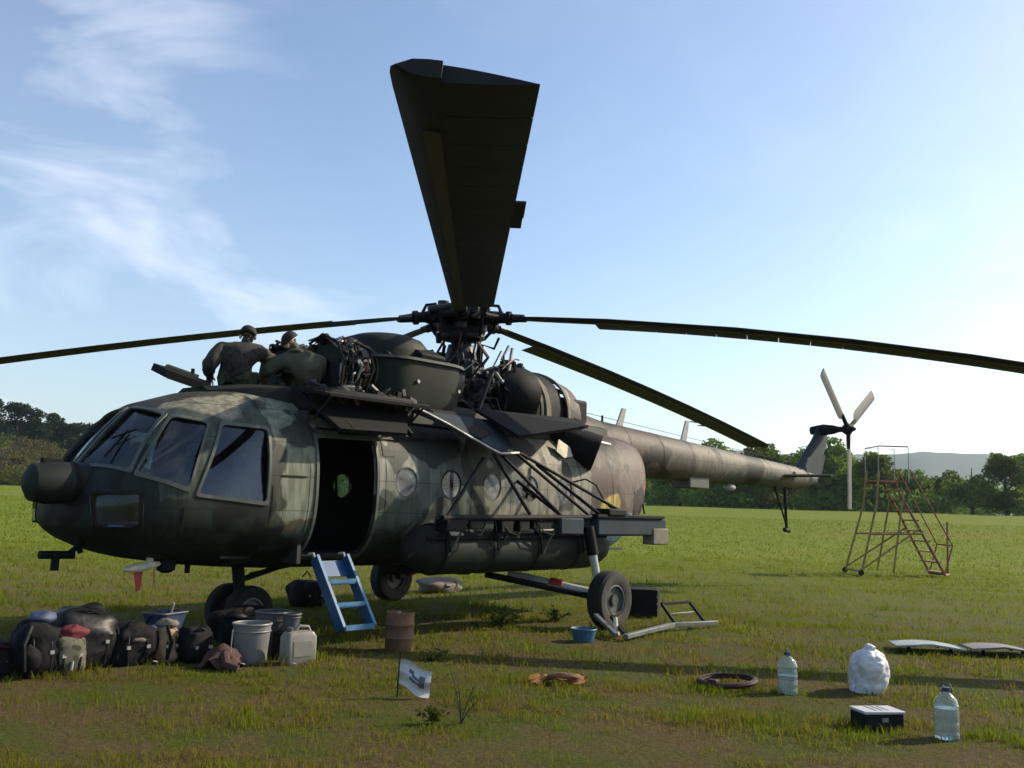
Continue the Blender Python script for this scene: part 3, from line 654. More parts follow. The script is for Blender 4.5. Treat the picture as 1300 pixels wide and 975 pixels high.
for x in (.5, 0, -.5): B().box((x, 1.36, 2.68+.08*(.5-x)), (.04, .6, .05), (R(-24), 0, 0)).obj('stiffener', 'dark_paint', p2)
p3 = panel([(1.98, 1.06, 2.76), (1.98, 1.26, 2.73), (1.0, 1.62, 2.30), (.55, 1.62, 2.30), (.42, 1.12, 2.74)], .03, m='pylon_paint')
B().tube([(2.0, 1.26, 2.76), (1.62, 1.4, 2.6), (1.35, 1.52, 2.46), (1.05, 1.62, 2.32), (.9, 1.66, 2.27), (.55, 1.66, 2.30)], .02, 8).obj('platform_edge', 'bare_metal', p3)
B().prism([(1.7, 1.1, 2.80), (1.15, 1.55, 2.44), (.8, 1.4, 2.55), (.9, 1.1, 2.80)], (.1, .65, .75), .012).obj('panel_opening', 'black_metal', p3)
bay = B(); bay.box((2.75, .9, 2.74), (1.6, .5, .3)); by_o = bay.obj('engine_bay_side', 'black_metal', heli, 35, .04)
rn = random.Random(8)
for i in range(34):
    x = rn.uniform(1.95, 3.5); z = rn.uniform(2.66, 2.98); B().box((x, 1.15+rn.uniform(-.02, .05)-(z-2.66)*.5, z), (rn.uniform(.04, .16), .06, rn.uniform(.03, .1)), (rn.uniform(-.5, .5), rn.uniform(-.6, .6), 0)).obj('bay_fitting', ('black_metal', 'engine_metal', 'dark_paint', 'frame_green')[i % 4], by_o, 35, .008)
for i in range(14):
    x = rn.uniform(2.0, 3.3); B().tube([(x, 1.14, 2.66), (x+rn.uniform(.05, .2), 1.16, 2.78), (x+rn.uniform(.1, .35), 1.05, 2.92)], rn.choice((.01, .014, .02)), 6).obj('bay_hose', ('black_metal', 'engine_metal', 'copper_pipe')[i % 3], by_o)
# hinged hatch on the cockpit roof
ha, hb, hw = Vector((4.12, -.05, 2.875)), Vector((4.86, -.02, 3.01)), Vector((.24, .34, -.07))
ht = panel([hb-hw*.25, hb.lerp(ha, .3)-hw*.6, ha-hw*.5, ha+hw*.5, hb.lerp(ha, .3)+hw*.55], .085, 'roof_hatch', 'black_metal')
B().prism([hb.lerp(ha, .25)-hw*.3+Vector((0, 0, .06)), ha.lerp(hb, .2)-hw*.3+Vector((0, 0, .06)), ha.lerp(hb, .2)+hw*.3+Vector((0, 0, .06)), hb.lerp(ha, .25)+hw*.3+Vector((0, 0, .06))], (-.2, .1, 1), .05).obj('hatch_pad', 'dark_paint', ht)
B().prism([hb.lerp(ha, .3)+hw*.4+Vector((0, 0, -.045)), ha.lerp(hb, .25)+hw*.4+Vector((0, 0, -.045)), ha.lerp(hb, .25)-hw*.1+Vector((0, 0, -.045)), hb.lerp(ha, .3)-hw*.1+Vector((0, 0, -.045))], (-.2, .1, 1), .02).obj('hatch_lining', 'seat_cloth', ht)
B().tube([(4.36, .0, 2.93), (4.36, .0, 3.05)], .022).obj('hatch_pin', 'black_metal', ht)
# exhaust with suppressor and heat-worn metal
for s_ in (1, -1):
    ex = B().tube([(-1.15, .75*s_, 2.72), (-1.5, 1.08*s_, 2.54), (-1.68, 1.30*s_, 2.44)], [.24, .27, .28], 20, False).obj('exhaust_pipe', 'black_metal', heli)
    B().tube([(-1.5, 1.08*s_, 2.54), (-1.6, 1.2*s_, 2.49)], [.24, .24], 16).obj('exhaust_throat', 'black_metal', ex)
    for k in range(4): B().tube([(-1.42-.09*k, 1.18*s_, 2.80-.015*k), (-1.47-.09*k, 1.28*s_, 2.66-.015*k)], .016, 6).obj('cooling_louvre', 'bare_metal', ex)
    B().prism([(-.86, 1.165*s_, 2.42), (-.95, 1.13*s_, 2.60), (-1.18, 1.16*s_, 2.50), (-1.22, 1.19*s_, 2.36), (-1.0, 1.20*s_, 2.33)], (0, s_, .3), .02).obj('sunlit_skin', 'cream', ex)  # cream plate painting the sunlit skin beside the exhaust
    B().tube([(-1.75, 1.24*s_, 2.62), (-2.12, 1.22*s_, 2.60)], .028, 8).obj('drain_pipe', 'gear_white', ex)

# ---- external tank, outriggers with struts
for s_ in (1, -1):
    y = 1.52*s_; prof = [(.02, 2.40), (.11, 2.36), (.21, 2.26), (.28, 2.08), (.305, 1.85), (.305, -1.0), (.28, -1.25), (.2, -1.45), (.08, -1.55), (.02, -1.57)]
    tk = B().lathe(prof, (0, y, 1.06), 24, 'x', 1, 1).obj('fuel_tank', 'dark_paint', heli)
    for x in (1.95, 1.1, .25, -.6): B().lathe([(.312, -.03), (.312, .03)], (x, y, 1.06), 24, 'x').obj('tank_strap', 'black_metal', tk)
    for x in (.55, .02): B().box((x, y+.17*s_, 1.335), (.42, .22, .03), (R(-32*s_), 0, 0)).obj('tank_plate', 'pale_grey', tk)
    rk = B().tube([(2.3, y+.3*s_, 1.20), (-1.2, y+.32*s_, 1.22)], .022, 8).obj('lower_rail', 'black_metal', heli)
    for i, x in enumerate((2.15, 1.75, 1.3, .9, .45, 0, -.45, -.9)):
        B().tube([(x, y+.43*s_, 1.46), (x-.22*(-1)**i, y+.33*s_, 1.0)], .014, 6).obj('rack_stay', ('black_metal', 'frame_green', 'black_metal', 'engine_metal')[i % 4], rk)
    for i, (x, z, d3) in enumerate(((1.98, 1.355, (.34, .2, .14)), (1.5, 1.37, (.42, .12, .12)), (1.06, 1.35, (.22, .16, .16)), (.3, 1.375, (.46, .12, .11)), (-.62, 1.39, (.3, .12, .13)), (.72, 1.36, (.2, .14, .15)))):
        B().box((x, y+.36*s_, z), d3, (.0, .012*(i-2), 0)).obj('rack_box', ('black_metal', 'dark_paint', 'black_metal')[i % 3], rk, 35, .015)
        for k in (-.35, .35): B().box((x+d3[0]*k, y+.36*s_, z+d3[2]*.5+.02), (.03, d3[1]*.8, .05)).obj('rack_clamp', 'engine_metal', rk)
    for i in range(5):
        x = 1.9-.7*i; B().tube([(x, y+.42*s_, 1.44), (x-.15, y+.45*s_, 1.28), (x-.35, y+.44*s_, 1.24), (x-.5, y+.42*s_, 1.45)], .009, 6).obj('slack_cable', 'black_metal', rk)
    if s_ > 0: B().box((1.75, y+.21, 1.265), (.22, .10, .03), (R(-45), 0, 0)).obj('tank_filler', 'cream', tk, 35, .01)
    y = 1.95*s_
    B().tube([(2.2, y, 1.44), (-1.6, y, 1.50)], .035, 10).obj('outrigger_rail', 'black_metal', heli)
    for x in (1.7, .6, -.6): B().tube([(x, 1.15*s_, 1.15), (x, y, 1.46)], .03, 8).obj('outrigger_brace', 'black_metal', heli)
    pyl = B().box((-1.62, y, 1.36), (1.75, .16, .26)).obj('weapon_pylon', 'pylon_paint', heli, 35, .03)
    B().box((-1.55, y, 1.505), (1.7, .22, .05)).obj('pylon_cap', 'black_metal', pyl, 35, .01)
    B().box((-2.32, y, 1.22), (.42, .2, .24)).obj('pylon_shoe', 'seat_cloth', pyl, 35, .02)
    B().box((-1.15, y, 1.56), (.42, .26, .1)).obj('pylon_lug', 'black_metal', pyl, 35, .02)
    B().box((-.2, y, 1.36), (.5, .12, .22)).obj('weapon_shackle', 'pylon_paint', heli, 35, .02)
    for a, c in (((.98, 1.6*s_, 2.28), (.62, y, 1.5)), ((.85, 1.6*s_, 2.28), (-.02, y, 1.5)), ((.6, 1.62*s_, 2.32), (-.66, y, 1.5)), ((.5, 1.55*s_, 2.34), (-1.6, y, 1.52)), ((-.3, 1.26*s_, 2.2), (-.9, y, 1.52)), ((1.05, 1.5*s_, 2.2), (2.15, y, 1.42)), ((.1, 1.26*s_, 1.95), (-.02, y, 1.5)), ((1.5, 1.27*s_, 1.3), (2.55, 1.75*s_, .98))):
        B().tube([a, c], .024, 8).obj('outrigger_strut', 'black_metal', heli)
    B().tube([(-1.1, 1.3*s_, 1.98), (-1.25, 1.42*s_, 2.03), (-1.4, 1.5*s_, 1.95), (-1.45, 1.6*s_, 1.75), (-1.4, 1.85*s_, 1.55)], .014, 6).obj('cable', 'black_metal', heli)
# ---- landing gear
def wheel(x, y, z, r_, wd, parent, s_=1, name='main_wheel'):
    prof = [(r_*.55, -wd*.42), (r_*.72, -wd*.5), (r_*.9, -wd*.47), (r_*.985, -wd*.33), (r_, 0), (r_*.985, wd*.33), (r_*.9, wd*.47), (r_*.72, wd*.5), (r_*.55, wd*.42)]
    wl = B().lathe(prof, (x, y, z), 36, 'y', 1, 1, False).obj(name, 'tyre', parent)
    B().lathe([(r_*.56, wd*.43), (r_*.72, wd*.505), (r_*.905, wd*.475)], (x, y, z), 36, 'y', 1, 1, False).obj('sidewall', 'tyre_sunlit' if name == 'main_wheel' else 'tyre', wl)
    B().lathe([(r_*.55, -wd*.4), (r_*.55, wd*.4), (r_*.48, wd*.42), (r_*.44, wd*.25), (r_*.2, wd*.22), (r_*.18, wd*.36), (.01, wd*.36)], (x, y, z), 28, 'y').obj('wheel_rim', 'rim', wl)
    return wl
for s_ in (1, -1):
    x, y = -.8, 2.2*s_
    wheel(x, y, .385, .39, .26, heli)
    st_ = B().tube([(-.62, 1.95*s_, 1.32), (-.74, 2.0*s_, .78), (-.8, 2.02*s_, .45)], [.065, .055, .04], 12).obj('gear_strut', 'gear_white', heli)
    B().tube([(-.62, 1.95*s_, 1.36), (-.70, 1.985*s_, .98)], .078, 12).obj('strut_sleeve', 'black_metal', st_)
    ax = B().tube([(-.25, .85*s_, .66), (-.8, 2.05*s_, .43)], [.06, .07], 12).obj('axle_arm', 'gear_white', heli)
    B().tube([(-.5, 1.4*s_, .56), (-.575, 1.56*s_, .53)], .085, 12).obj('red_sleeve', 'red_paint', ax)
    B().tube([(.35, .95*s_, .68), (-.78, 2.0*s_, .40)], .045, 10).obj('drag_brace', 'black_metal', heli)
    B().tube([(-.62, 1.95*s_, 1.36), (-.6, 1.2*s_, 1.4)], .06, 10).obj('strut_mount', 'black_metal', heli)
for s_ in (1, -1): wheel(3.55, .2*s_, .3, .3, .17, heli, 1, 'nose_wheel')
ns = B().tube([(3.62, 0, .95), (3.57, 0, .6), (3.55, 0, .32)], [.075, .07, .05], 12).obj('nose_strut', 'dark_paint', heli)
B().tube([(3.55, -.28, .3), (3.55, .28, .3)], .04, 10).obj('nose_axle', 'dark_paint', ns)
B().tube([(3.58, 0, .64), (2.75, 0, .86)], .035, 8).obj('nose_drag_brace', 'dark_paint', heli)
B().tube([(3.5, .1, .72), (2.9, .25, .84)], .02, 8).obj('nose_side_brace', 'dark_paint', heli)
B().box((1.2, .2, .75), (.5, .4, .16)).obj('belly_antenna', 'dark_paint', heli, 35, .04)
B().lathe([(.12, 0), (.14, .1), (.05, .2)], (.45, .6, .66), 14).obj('belly_beacon', 'dark_paint', heli)
# ---- nose gear: covered turret, mast bracket, pitot covers, lamp
tr_ = B().tube([(5.55, .28, 1.70), (5.75, .28, 1.70), (6.02, .28, 1.69), (6.16, .28, 1.69), (6.22, .28, 1.69)], [.20, .205, .21, .18, .08], 22).obj('nose_turret', 'dark_paint', heli)
B().lathe([(.208, -.025), (.214, 0), (.208, .025)], (5.78, .28, 1.70), 22, 'x').obj('turret_collar', 'black_metal', tr_)
B().box((5.98, .28, 1.91), (.2, .06, .05)).obj('turret_lug', 'black_metal', tr_, 35, .01)
b = B().tube([(5.52, .15, 1.12), (5.66, .15, 1.0), (5.72, .15, .97)], .03, 8); b.tube([(5.62, .15, .98), (5.96, .15, .985)], .042, 10); b.tube([(5.8, .15, .99), (5.8, .15, .83)], .04, 10); b.tube([(5.58, .15, 1.07), (5.55, .15, 1.0)], .03, 8)
b.obj('nose_probe', 'black_metal', heli)
b = B().tube([(4.98, .5, 1.05), (5.0, .52, .86)], [.035, .04], 10).obj('pitot_post', 'cream', heli)
B().ball((5.07, .52, .87), (.42, .1, .09), 12, 8, .12, 5, 0, (0, R(8), 0)).obj('pitot_cover', 'cream', b)
B().prism([(5.07, .53, .85), (5.17, .53, .84), (5.13, .54, .62), (5.09, .54, .64)], (0, 1, 0), .012).obj('warning_ribbon', 'red_paint', b)
B().tube([(4.94, .52, .85), (4.93, .52, .68)], .006, 5).obj('warning_cord', 'red_paint', b)
la = B().lathe([(.04, 0), (.095, .03), (.1, .12), (.06, .2)], (4.80, .5, .80), 16).obj('landing_lamp', 'black_metal', heli)
B().tube([(4.55, .5, .92), (4.55, .5, .79)], .03, 8).obj('belly_stub', 'black_metal', heli)

# ---- main rotor
HUB = Vector((0, 0, 4.38))
hub = B().lathe([(.13, 3.75), (.15, 3.9), (.15, 4.08), (.34, 4.12), (.36, 4.2), (.2, 4.26), (.24, 4.3), (.36, 4.33), (.36, 4.45), (.22, 4.5), (.17, 4.62), (.12, 4.66), (.02, 4.67)], (0, 0, 0), 24).obj('rotor_hub', 'black_metal', heli)
B().torus((0, 0, 4.08), .3, .045, 26, 8).obj('swashplate', 'engine_metal', hub)
b = B().tube([(.2, .1, 3.6), (.3, .1, 4.05)], .03); b.tube([(-.1, .28, 3.55), (-.05, .31, 4.05)], .03); b.tube([(-.3, .12, 3.6), (-.3, .15, 4.0), (-.45, .25, 3.95), (-.5, .3, 4.12)], .022); b.obj('control_rods', 'black_metal', hub)
RAD = 11.0
rn = random.Random(12)
for i in range(70):
    a = rn.uniform(0, 6.28); z = rn.uniform(3.45, 4.22); r0 = rn.uniform(.16, .30+.30*abs(4.3-z)); p = Vector((r0*math.cos(a), r0*math.sin(a), z))
    if i % 2: B().box(p, (rn.uniform(.05, .14), rn.uniform(.05, .12), rn.uniform(.05, .16)), (rn.uniform(-.5, .5), rn.uniform(-.5, .5), a)).obj('control_fitting', ('black_metal', 'engine_metal', 'black_metal', 'dark_paint')[i//2 % 4], hub, 35, .01)
    else: B().tube([p, p+Vector((rn.uniform(-.15, .15), rn.uniform(-.15, .15), rn.uniform(-.3, -.1))), p+Vector((rn.uniform(-.2, .2), rn.uniform(-.2, .2), rn.uniform(-.5, -.35)))], rn.choice((.012, .018, .028)), 6).obj('control_tube', ('black_metal', 'engine_metal', 'black_metal', 'copper_pipe')[i//2 % 4], hub)
def blade(az, zs, pitch=5):
    """zs: heights at radii .9, 3, 6, 9, 11 (static droop)"""
    d = azd(az); le = Vector((d.y, -d.x, 0)); xr = [.9, 3, 6, 9, RAD]
    cz = np.polyfit(xr, zs, 2)
    def P(r_, c_, h): # c_ towards leading edge
        a = R(pitch*min(1, r_/2)); z = float(np.polyval(cz, r_)); return d*r_+le*(c_*math.cos(a)-h*math.sin(a))+Vector((0, 0, z+c_*math.sin(a)+h*math.cos(a)))
    ar = B()
    ar.tube([P(0.2, 0, 0), P(0.36, 0, 0), P(0.496, 0, 0), P(0.68, 0, 0)], [.125, .105, .09, .075], 12); ar.tube([P(0.64, 0, 0), P(0.8, .0, 0), P(0.96, .02, 0)], [.08, .065, .055], 12)
    ar.box(P(0.336, 0, .02), (.15, .16, .26), (0, 0, R(az)))
    arm = ar.obj('blade_grip', 'black_metal', heli)
    B().tube([P(0.2, -.2, .1), P(0.576, -.17, .08)], .06, 10).obj('lag_damper', 'engine_metal', arm)
    B().tube([P(0.4, .02, .1), P(0.416, .02, .19), P(0.56, .02, .18), P(0.608, .02, .08)], .026, 6).obj('oil_reservoir', 'black_metal', arm)
    B().tube([P(0.416, .3, -.02), P(0.4, .3, -.12), Vector((d.x*.33+le.x*.15, d.y*.33+le.y*.15, 4.08))], .026, 8).obj('pitch_link', 'black_metal', arm)
    B().tube([P(0.6, .02, 0), P(0.44, .31, -.02)], .045, 8).obj('pitch_horn', 'black_metal', arm)
    B().tube([P(0.688, 0, 0), P(0.752, 0, 0)], .105, 12).obj('grip_flange', 'black_metal', arm)
    B().tube([P(0.304, 0, -.2), P(0.304, 0, .22)], .085, 12).obj('hinge_pin', 'engine_metal', arm); B().tube([P(0.48, -.16, 0), P(0.48, .16, 0)], .07, 12).obj('flap_hinge', 'black_metal', arm); B().ball(P(0.24, .1, .17), (.14, .14, .12), 10, 7).obj('lubricator', 'engine_metal', arm)
    for c_ in (-.07, .07): B().tube([P(0.8, c_, 0), P(0.976, c_, 0)], .04, 8).obj('root_bolt', 'engine_metal', arm)
    CH = .55; af = aero(CH, .12, 8); sp_n = [q for q in af if q[0] <= CH*.36]; le0 = .36*CH*.5
    up_ = [(x, max(y, .0012)) for x, y in af[:9]]
    fx = .36*CH
    def cut(front):
        y36 = float(np.interp(fx, [q[0] for q in sorted(up_)], [q[1] for q in sorted(up_)]))
        if front: u = [q for q in up_ if q[0] < fx-.005]; l_ = [(x, -y) for x, y in u if x > 0]; return u+[(fx, y36), (fx, -y36)]+l_[::-1]
        u = [q for q in up_ if q[0] > fx+.005]; l_ = [(x, -y) for x, y in u if x < CH-.001]; return [(fx, y36-.001)]+u+l_[::-1]+[(fx, -y36+.001)]
    sp = B(); prs = cut(True); rr = [.92, 1.2, 2.2, 4, 5.5, 7, 8.5, 10, 10.75, 10.9, 10.97, RAD]
    rings = []
    for r_ in rr:
        k = 1-.0 if r_ < 10.7 else {10.75: 1, 10.9: .985, 10.97: .94, RAD: .84}[r_]
        k0 = .55 if r_ == .92 else .8 if r_ == 1.2 else 1
        rings.append([P(r_, .5*fx+.02-(px if k == 1 else fx-(fx-px)*k), py*k0) for px, py in prs])
    bl = sp.rings(rings).obj('rotor_blade', 'blade_paint', heli)
    # trailing pockets, one by one
    pk = cut(False); n = 21; L0, L1 = 2.0, 10.96; stp = (L1-L0)/n
    for i in range(n):
        a, b_ = L0+i*stp+.004, L0+(i+1)*stp-.004
        if i == n-1: B().rings([[P(r_, .5*fx+.02-px, py) for px, py in pk] for r_ in (a, b_)]).obj('blade_pocket', 'blade_paint', bl)
        else: B().rings([[P(r_, .5*fx+.02-px, py) for px, py in pk] for r_ in (a, b_)]).obj('blade_pocket', 'blade_paint', bl)
    # worn stripe along the lower face of the spar, trim tab
    ys = float(np.interp(.2*CH, [q[0] for q in sorted(up_)], [q[1] for q in sorted(up_)]))
    b = B(); vs = []; fs_ = []
    for i, r_ in enumerate(np.linspace(1.6, 10.3, 14)):
        vs += [P(r_, .5*fx+.02-.17*CH, -ys-.006), P(r_, .5*fx+.02-.31*CH, -ys-.008)]
        if i: fs_.append((2*i-2, 2*i-1, 2*i+1, 2*i))
    b.add(vs, fs_); b.obj('erosion_stripe', 'blade_stripe', bl)
    for r_ in (8.25, 8.62): B().box(P(r_, .5*fx+.02-CH-.03, 0), (.3, .07, .012), (0, 0, R(az))).obj('trim_tab', 'blade_paint', bl)
blade(43.45, [4.32, 4.02, 3.71, 3.37, 3.10], 4)
blade(116, [4.34, 4.22, 3.86, 3.30, 2.86], 6)
blade(183, [4.33, 4.18, 3.86, 3.48, 3.22], 5)
blade(-100, [4.33, 4.1, 3.7, 3.1, 2.7], 5)
blade(-28, [4.25, 3.94, 3.23, 2.45, 1.95], 2)
# ------------------------------------------------------------------ vegetation
leaf_mat('leaf_green', (.07, .115, .02), (.17, .235, .04), .42)
leaf_mat('leaf_pine', (.012, .022, .012), (.035, .05, .022), .15)
leaf_mat('leaf_scrub', (.085, .055, .036), (.08, .10, .024), .3)
leaf_mat('grass_blades', (.08, .13, .006), (.175, .21, .013), .5, attr=(.19, .135, .032))
leaf_mat('weed_leaf', (.06, .095, .018), (.13, .17, .03), .45)
mat('bark', (.05, .04, .03), .95, 0, .4, 4, .5, 12)
def leaves_mesh(name, C_, S_, T_, m, rs, up_bias=.3):
    n = len(C_); d1 = rs.normal(size=(n, 3)); d1 /= np.linalg.norm(d1, axis=1)[:, None]
    d2 = rs.normal(size=(n, 3)); d2[:, 2] *= up_bias; d2 = np.cross(d1, d2); d2 /= np.linalg.norm(d2, axis=1)[:, None]+1e-9
    S_ = S_[:, None]; v = np.stack([C_-d1*S_, C_+d2*S_*.55, C_+d1*S_, C_-d2*S_*.55], 1).reshape(-1, 3)
    me = bpy.data.meshes.new(name); me.vertices.add(4*n); me.vertices.foreach_set('co', v.ravel())
    me.loops.add(4*n); me.loops.foreach_set('vertex_index', np.arange(4*n)); me.polygons.add(n); me.polygons.foreach_set('loop_start', np.arange(n)*4)
    at = me.attributes.new('tone', 'FLOAT', 'POINT'); at.data.foreach_set('value', np.repeat(np.clip(T_, 0, 1), 4))
    me.update(); me.materials.append(MATS[m]); return me
def tree_meshes(seed, h, w_, m='leaf_green', nleaf=2600, base=.12, leaf=.24, conif=False):
    rs = np.random.default_rng(seed); rn = random.Random(seed)
    b = B(); lean = rn.uniform(-.25, .25); pts = [(0, 0, -.3), (lean*.3, .05, h*.25), (lean, .1, h*.55), (lean*1.2, 0, h*.9)]
    b.tube(pts, [h*.035, h*.028, h*.018, h*.006], 9)
    cl = []
    nb = 15 if not conif else 22
    for i in range(nb):
        a = rn.uniform(0, 6.28)
        if conif:
            z = h*rn.uniform(.35, .97); rr = w_/2*max(.12, 1.25-z/h)*rn.uniform(.4, .95); sz = (rn.uniform(.16, .26)*w_, rn.uniform(.07, .11)*h)
        else:
            z = h*rn.uniform(base+.08, .86); k = math.sin(math.pi*min(1, max(.12, (z/h-base)/(1-base)*.8+.2)))**.6; rr = w_/2*k*rn.uniform(.2, .82); sz = (rn.uniform(.15, .27)*w_, rn.uniform(.10, .17)*h)
        c = (rr*math.cos(a)+lean*z/h, rr*math.sin(a), z); cl.append((c, sz, rn.uniform(.1, .9)))
        z0 = max(h*.12, z-rr*.9); b.tube([(lean*z0/h, 0, z0), (c[0]*.6, c[1]*.6, (z0+z)/2), c], [h*.014, h*.009, h*.004], 6)
    trunk = b.mesh('trunk', 'bark')
    tot = sum(s_[0]**2*s_[1] for _, s_, _ in cl); C_, S_, T_ = [], [], []
    for c, s_, tn in cl:
        n = int(nleaf*(s_[0]**2*s_[1])/tot)+20; d = rs.normal(size=(n, 3)); d /= np.linalg.norm(d, axis=1)[:, None]
        r_ = rs.uniform(.25, 1.08, n)**.5; C_.append(np.array(c)+d*r_[:, None]*np.array([s_[0], s_[0], s_[1]])); S_.append(rs.uniform(.6, 1.3, n)*leaf); T_.append(np.clip(tn*.6+rs.uniform(0, .5, n), 0, 1))
    return trunk, leaves_mesh('crown', np.vstack(C_), np.concatenate(S_), np.concatenate(T_), m, rs)
VAR = [tree_meshes(10+i, 8, (7.0, 6.2, 8.2, 6.6)[i], 'leaf_green', 3600) for i in range(4)]
PIN = [tree_meshes(30+i, 10, (6.0, 5.0, 7)[i], 'leaf_pine', 2600, .3, .26, True) for i in range(3)]
BUSH = [tree_meshes(50+i, 3, 4.4, 'leaf_scrub', 900, .0, .2) for i in range(3)]
ORD = ['first', 'second', 'third', 'fourth', 'fifth', 'sixth', 'seventh', 'eighth', 'ninth', 'tenth', 'eleventh', 'twelfth', 'thirteenth', 'fourteenth', 'fifteenth', 'sixteenth']
def plant(meshes, name, label, cat, group, x, y, z, sc, rz):
    o = thing(name, label, cat, (x, y, z), rz, group); o.scale = sc
    link('trunk', meshes[0], o); link('crown', meshes[1], o); return o
# row beyond the meadow: pixel-free polar layout (bearing from the viewer, distance, height)
ROW = [(192.5, 126, 7.2), (194.2, 130, 6.6), (195.8, 127, 5.4), (197.2, 131, 4.7), (199.0, 127, 5.2), (200.7, 125, 6.4), (202.2, 128, 7.6), (203.6, 126, 7.9), (205.1, 129, 6.6), (206.7, 127, 7.4), (208.2, 130, 7.2), (209.7, 127, 7.6), (211.3, 129, 7.8), (213.0, 127, 7.6), (215, 128, 7.2), (217.5, 130, 7.4)]
rn = random.Random(21)
for i, (a, d, h) in enumerate(ROW):
    x, y = polar(a, d); h *= 1.16; s_ = h/8
    if i < 13: plant(VAR[i % 4], 'leafy_tree', 'green leafy tree in the row behind the tail, %s from the right edge' % ORD[i], 'tree', 'leafy trees along the far side of the meadow', x, y, float(ground_h(np.array(x), np.array(y)))-.2, (s_*1.05, s_*1.05, s_), rn.uniform(0, 6))
# the rest of the wood, one mass behind that row
rs = np.random.default_rng(5); C_, S_, T_ = [], [], []
for i in range(230):
    a = rs.uniform(186, 232); d = rs.uniform(123, 165); x, y = polar(a, d); low = d < 131
    hh = rs.uniform(1.6, 3.2) if low else rs.uniform(3.6, 5.6); n = 240 if low else 330
    q = rs.normal(size=(n, 3)); q /= np.linalg.norm(q, axis=1)[:, None]; q *= rs.uniform(.3, 1.05, n)[:, None]**.6
    C_.append(np.array((x, y, 2.3+hh*.5))+q*np.array((2.9, 2.9, hh*.55))); S_.append(rs.uniform(.2, .36, n)); T_.append(np.clip(rs.uniform(0, .5)+rs.uniform(0, .5, n), 0, 1))
wd = link('woodland', leaves_mesh('woodland', np.vstack(C_), np.concatenate(S_), np.concatenate(T_), 'leaf_green', rs)); wd['kind'] = 'stuff'; tag(wd, 'dense dark green wood behind the row of trees', 'woodland')
# pines on the left ridge
PN = [(249.6, 206, 9.0), (248.3, 212, 8.8), (247.4, 204, 7.4), (246.5, 210, 8.6), (245.6, 206, 8.6), (244.9, 212, 9.2), (244.1, 207, 8.4), (243.3, 211, 7.8), (251.2, 208, 12), (242.3, 208, 7.0)]
PN.sort(key=lambda q: -q[0])
vis = [q for q in PN if q[0] < 250]
for q in PN:
    x, y = polar(q[0], q[1]); s_ = q[2]/10
    lb = 'dark pine on the left ridge, %s from the left edge' % ORD[vis.index(q)] if q in vis else 'dark pine on the left ridge just outside the picture'
    if q in vis: plant(PIN[PN.index(q) % 3], 'pine_tree', lb, 'tree', 'dark pines on the ridge', x, y, hill_h(q[0], q[1])-.2, (s_*1.25, s_*1.25, s_), q[0])
C_, S_, T_ = [], [], []
for i in range(120):
    a = rs.uniform(238, 266); d = rs.uniform(205, 225); x, y = polar(a, d); n = 260; hh = rs.uniform(4, 6.5)*(.6 if a < 243 else 1)
    q = rs.normal(size=(n, 3)); q /= np.linalg.norm(q, axis=1)[:, None]; q *= rs.uniform(.3, 1.05, n)[:, None]**.6
    C_.append(np.array((x, y, hill_h(a, d)+hh*.42))+q*np.array((3.4, 3.4, hh*.5))); S_.append(rs.uniform(.25, .4, n)); T_.append(rs.uniform(0, 1, n))
wd = link('ridge_wood', leaves_mesh('ridge_wood', np.vstack(C_), np.concatenate(S_), np.concatenate(T_), 'leaf_pine', rs)); wd['kind'] = 'stuff'; tag(wd, 'dark wood covering the ridge on the left', 'woodland')
C_, S_, T_ = [], [], []
for i in range(750):
    a = rs.uniform(236, 266); d = rs.uniform(131, 204); x, y = polar(a, d); n = 130; hh = rs.uniform(1.2, 3.4)
    q = rs.normal(size=(n, 3)); q /= np.linalg.norm(q, axis=1)[:, None]; q *= rs.uniform(.3, 1.05, n)[:, None]**.6
    C_.append(np.array((x, y, max(hill_h(a, d), 2)+hh*.35))+q*np.array((2.0, 2.0, hh*.55))); S_.append(rs.uniform(.16, .3, n)); T_.append(np.clip((rs.uniform() < .45)*.75+rs.uniform(0, .3, n), 0, 1))
wd = link('scrub', leaves_mesh('scrub', np.vstack(C_), np.concatenate(S_), np.concatenate(T_), 'leaf_scrub', rs)); wd['kind'] = 'stuff'; tag(wd, 'brown and green scrub on the slope at the left', 'scrub')

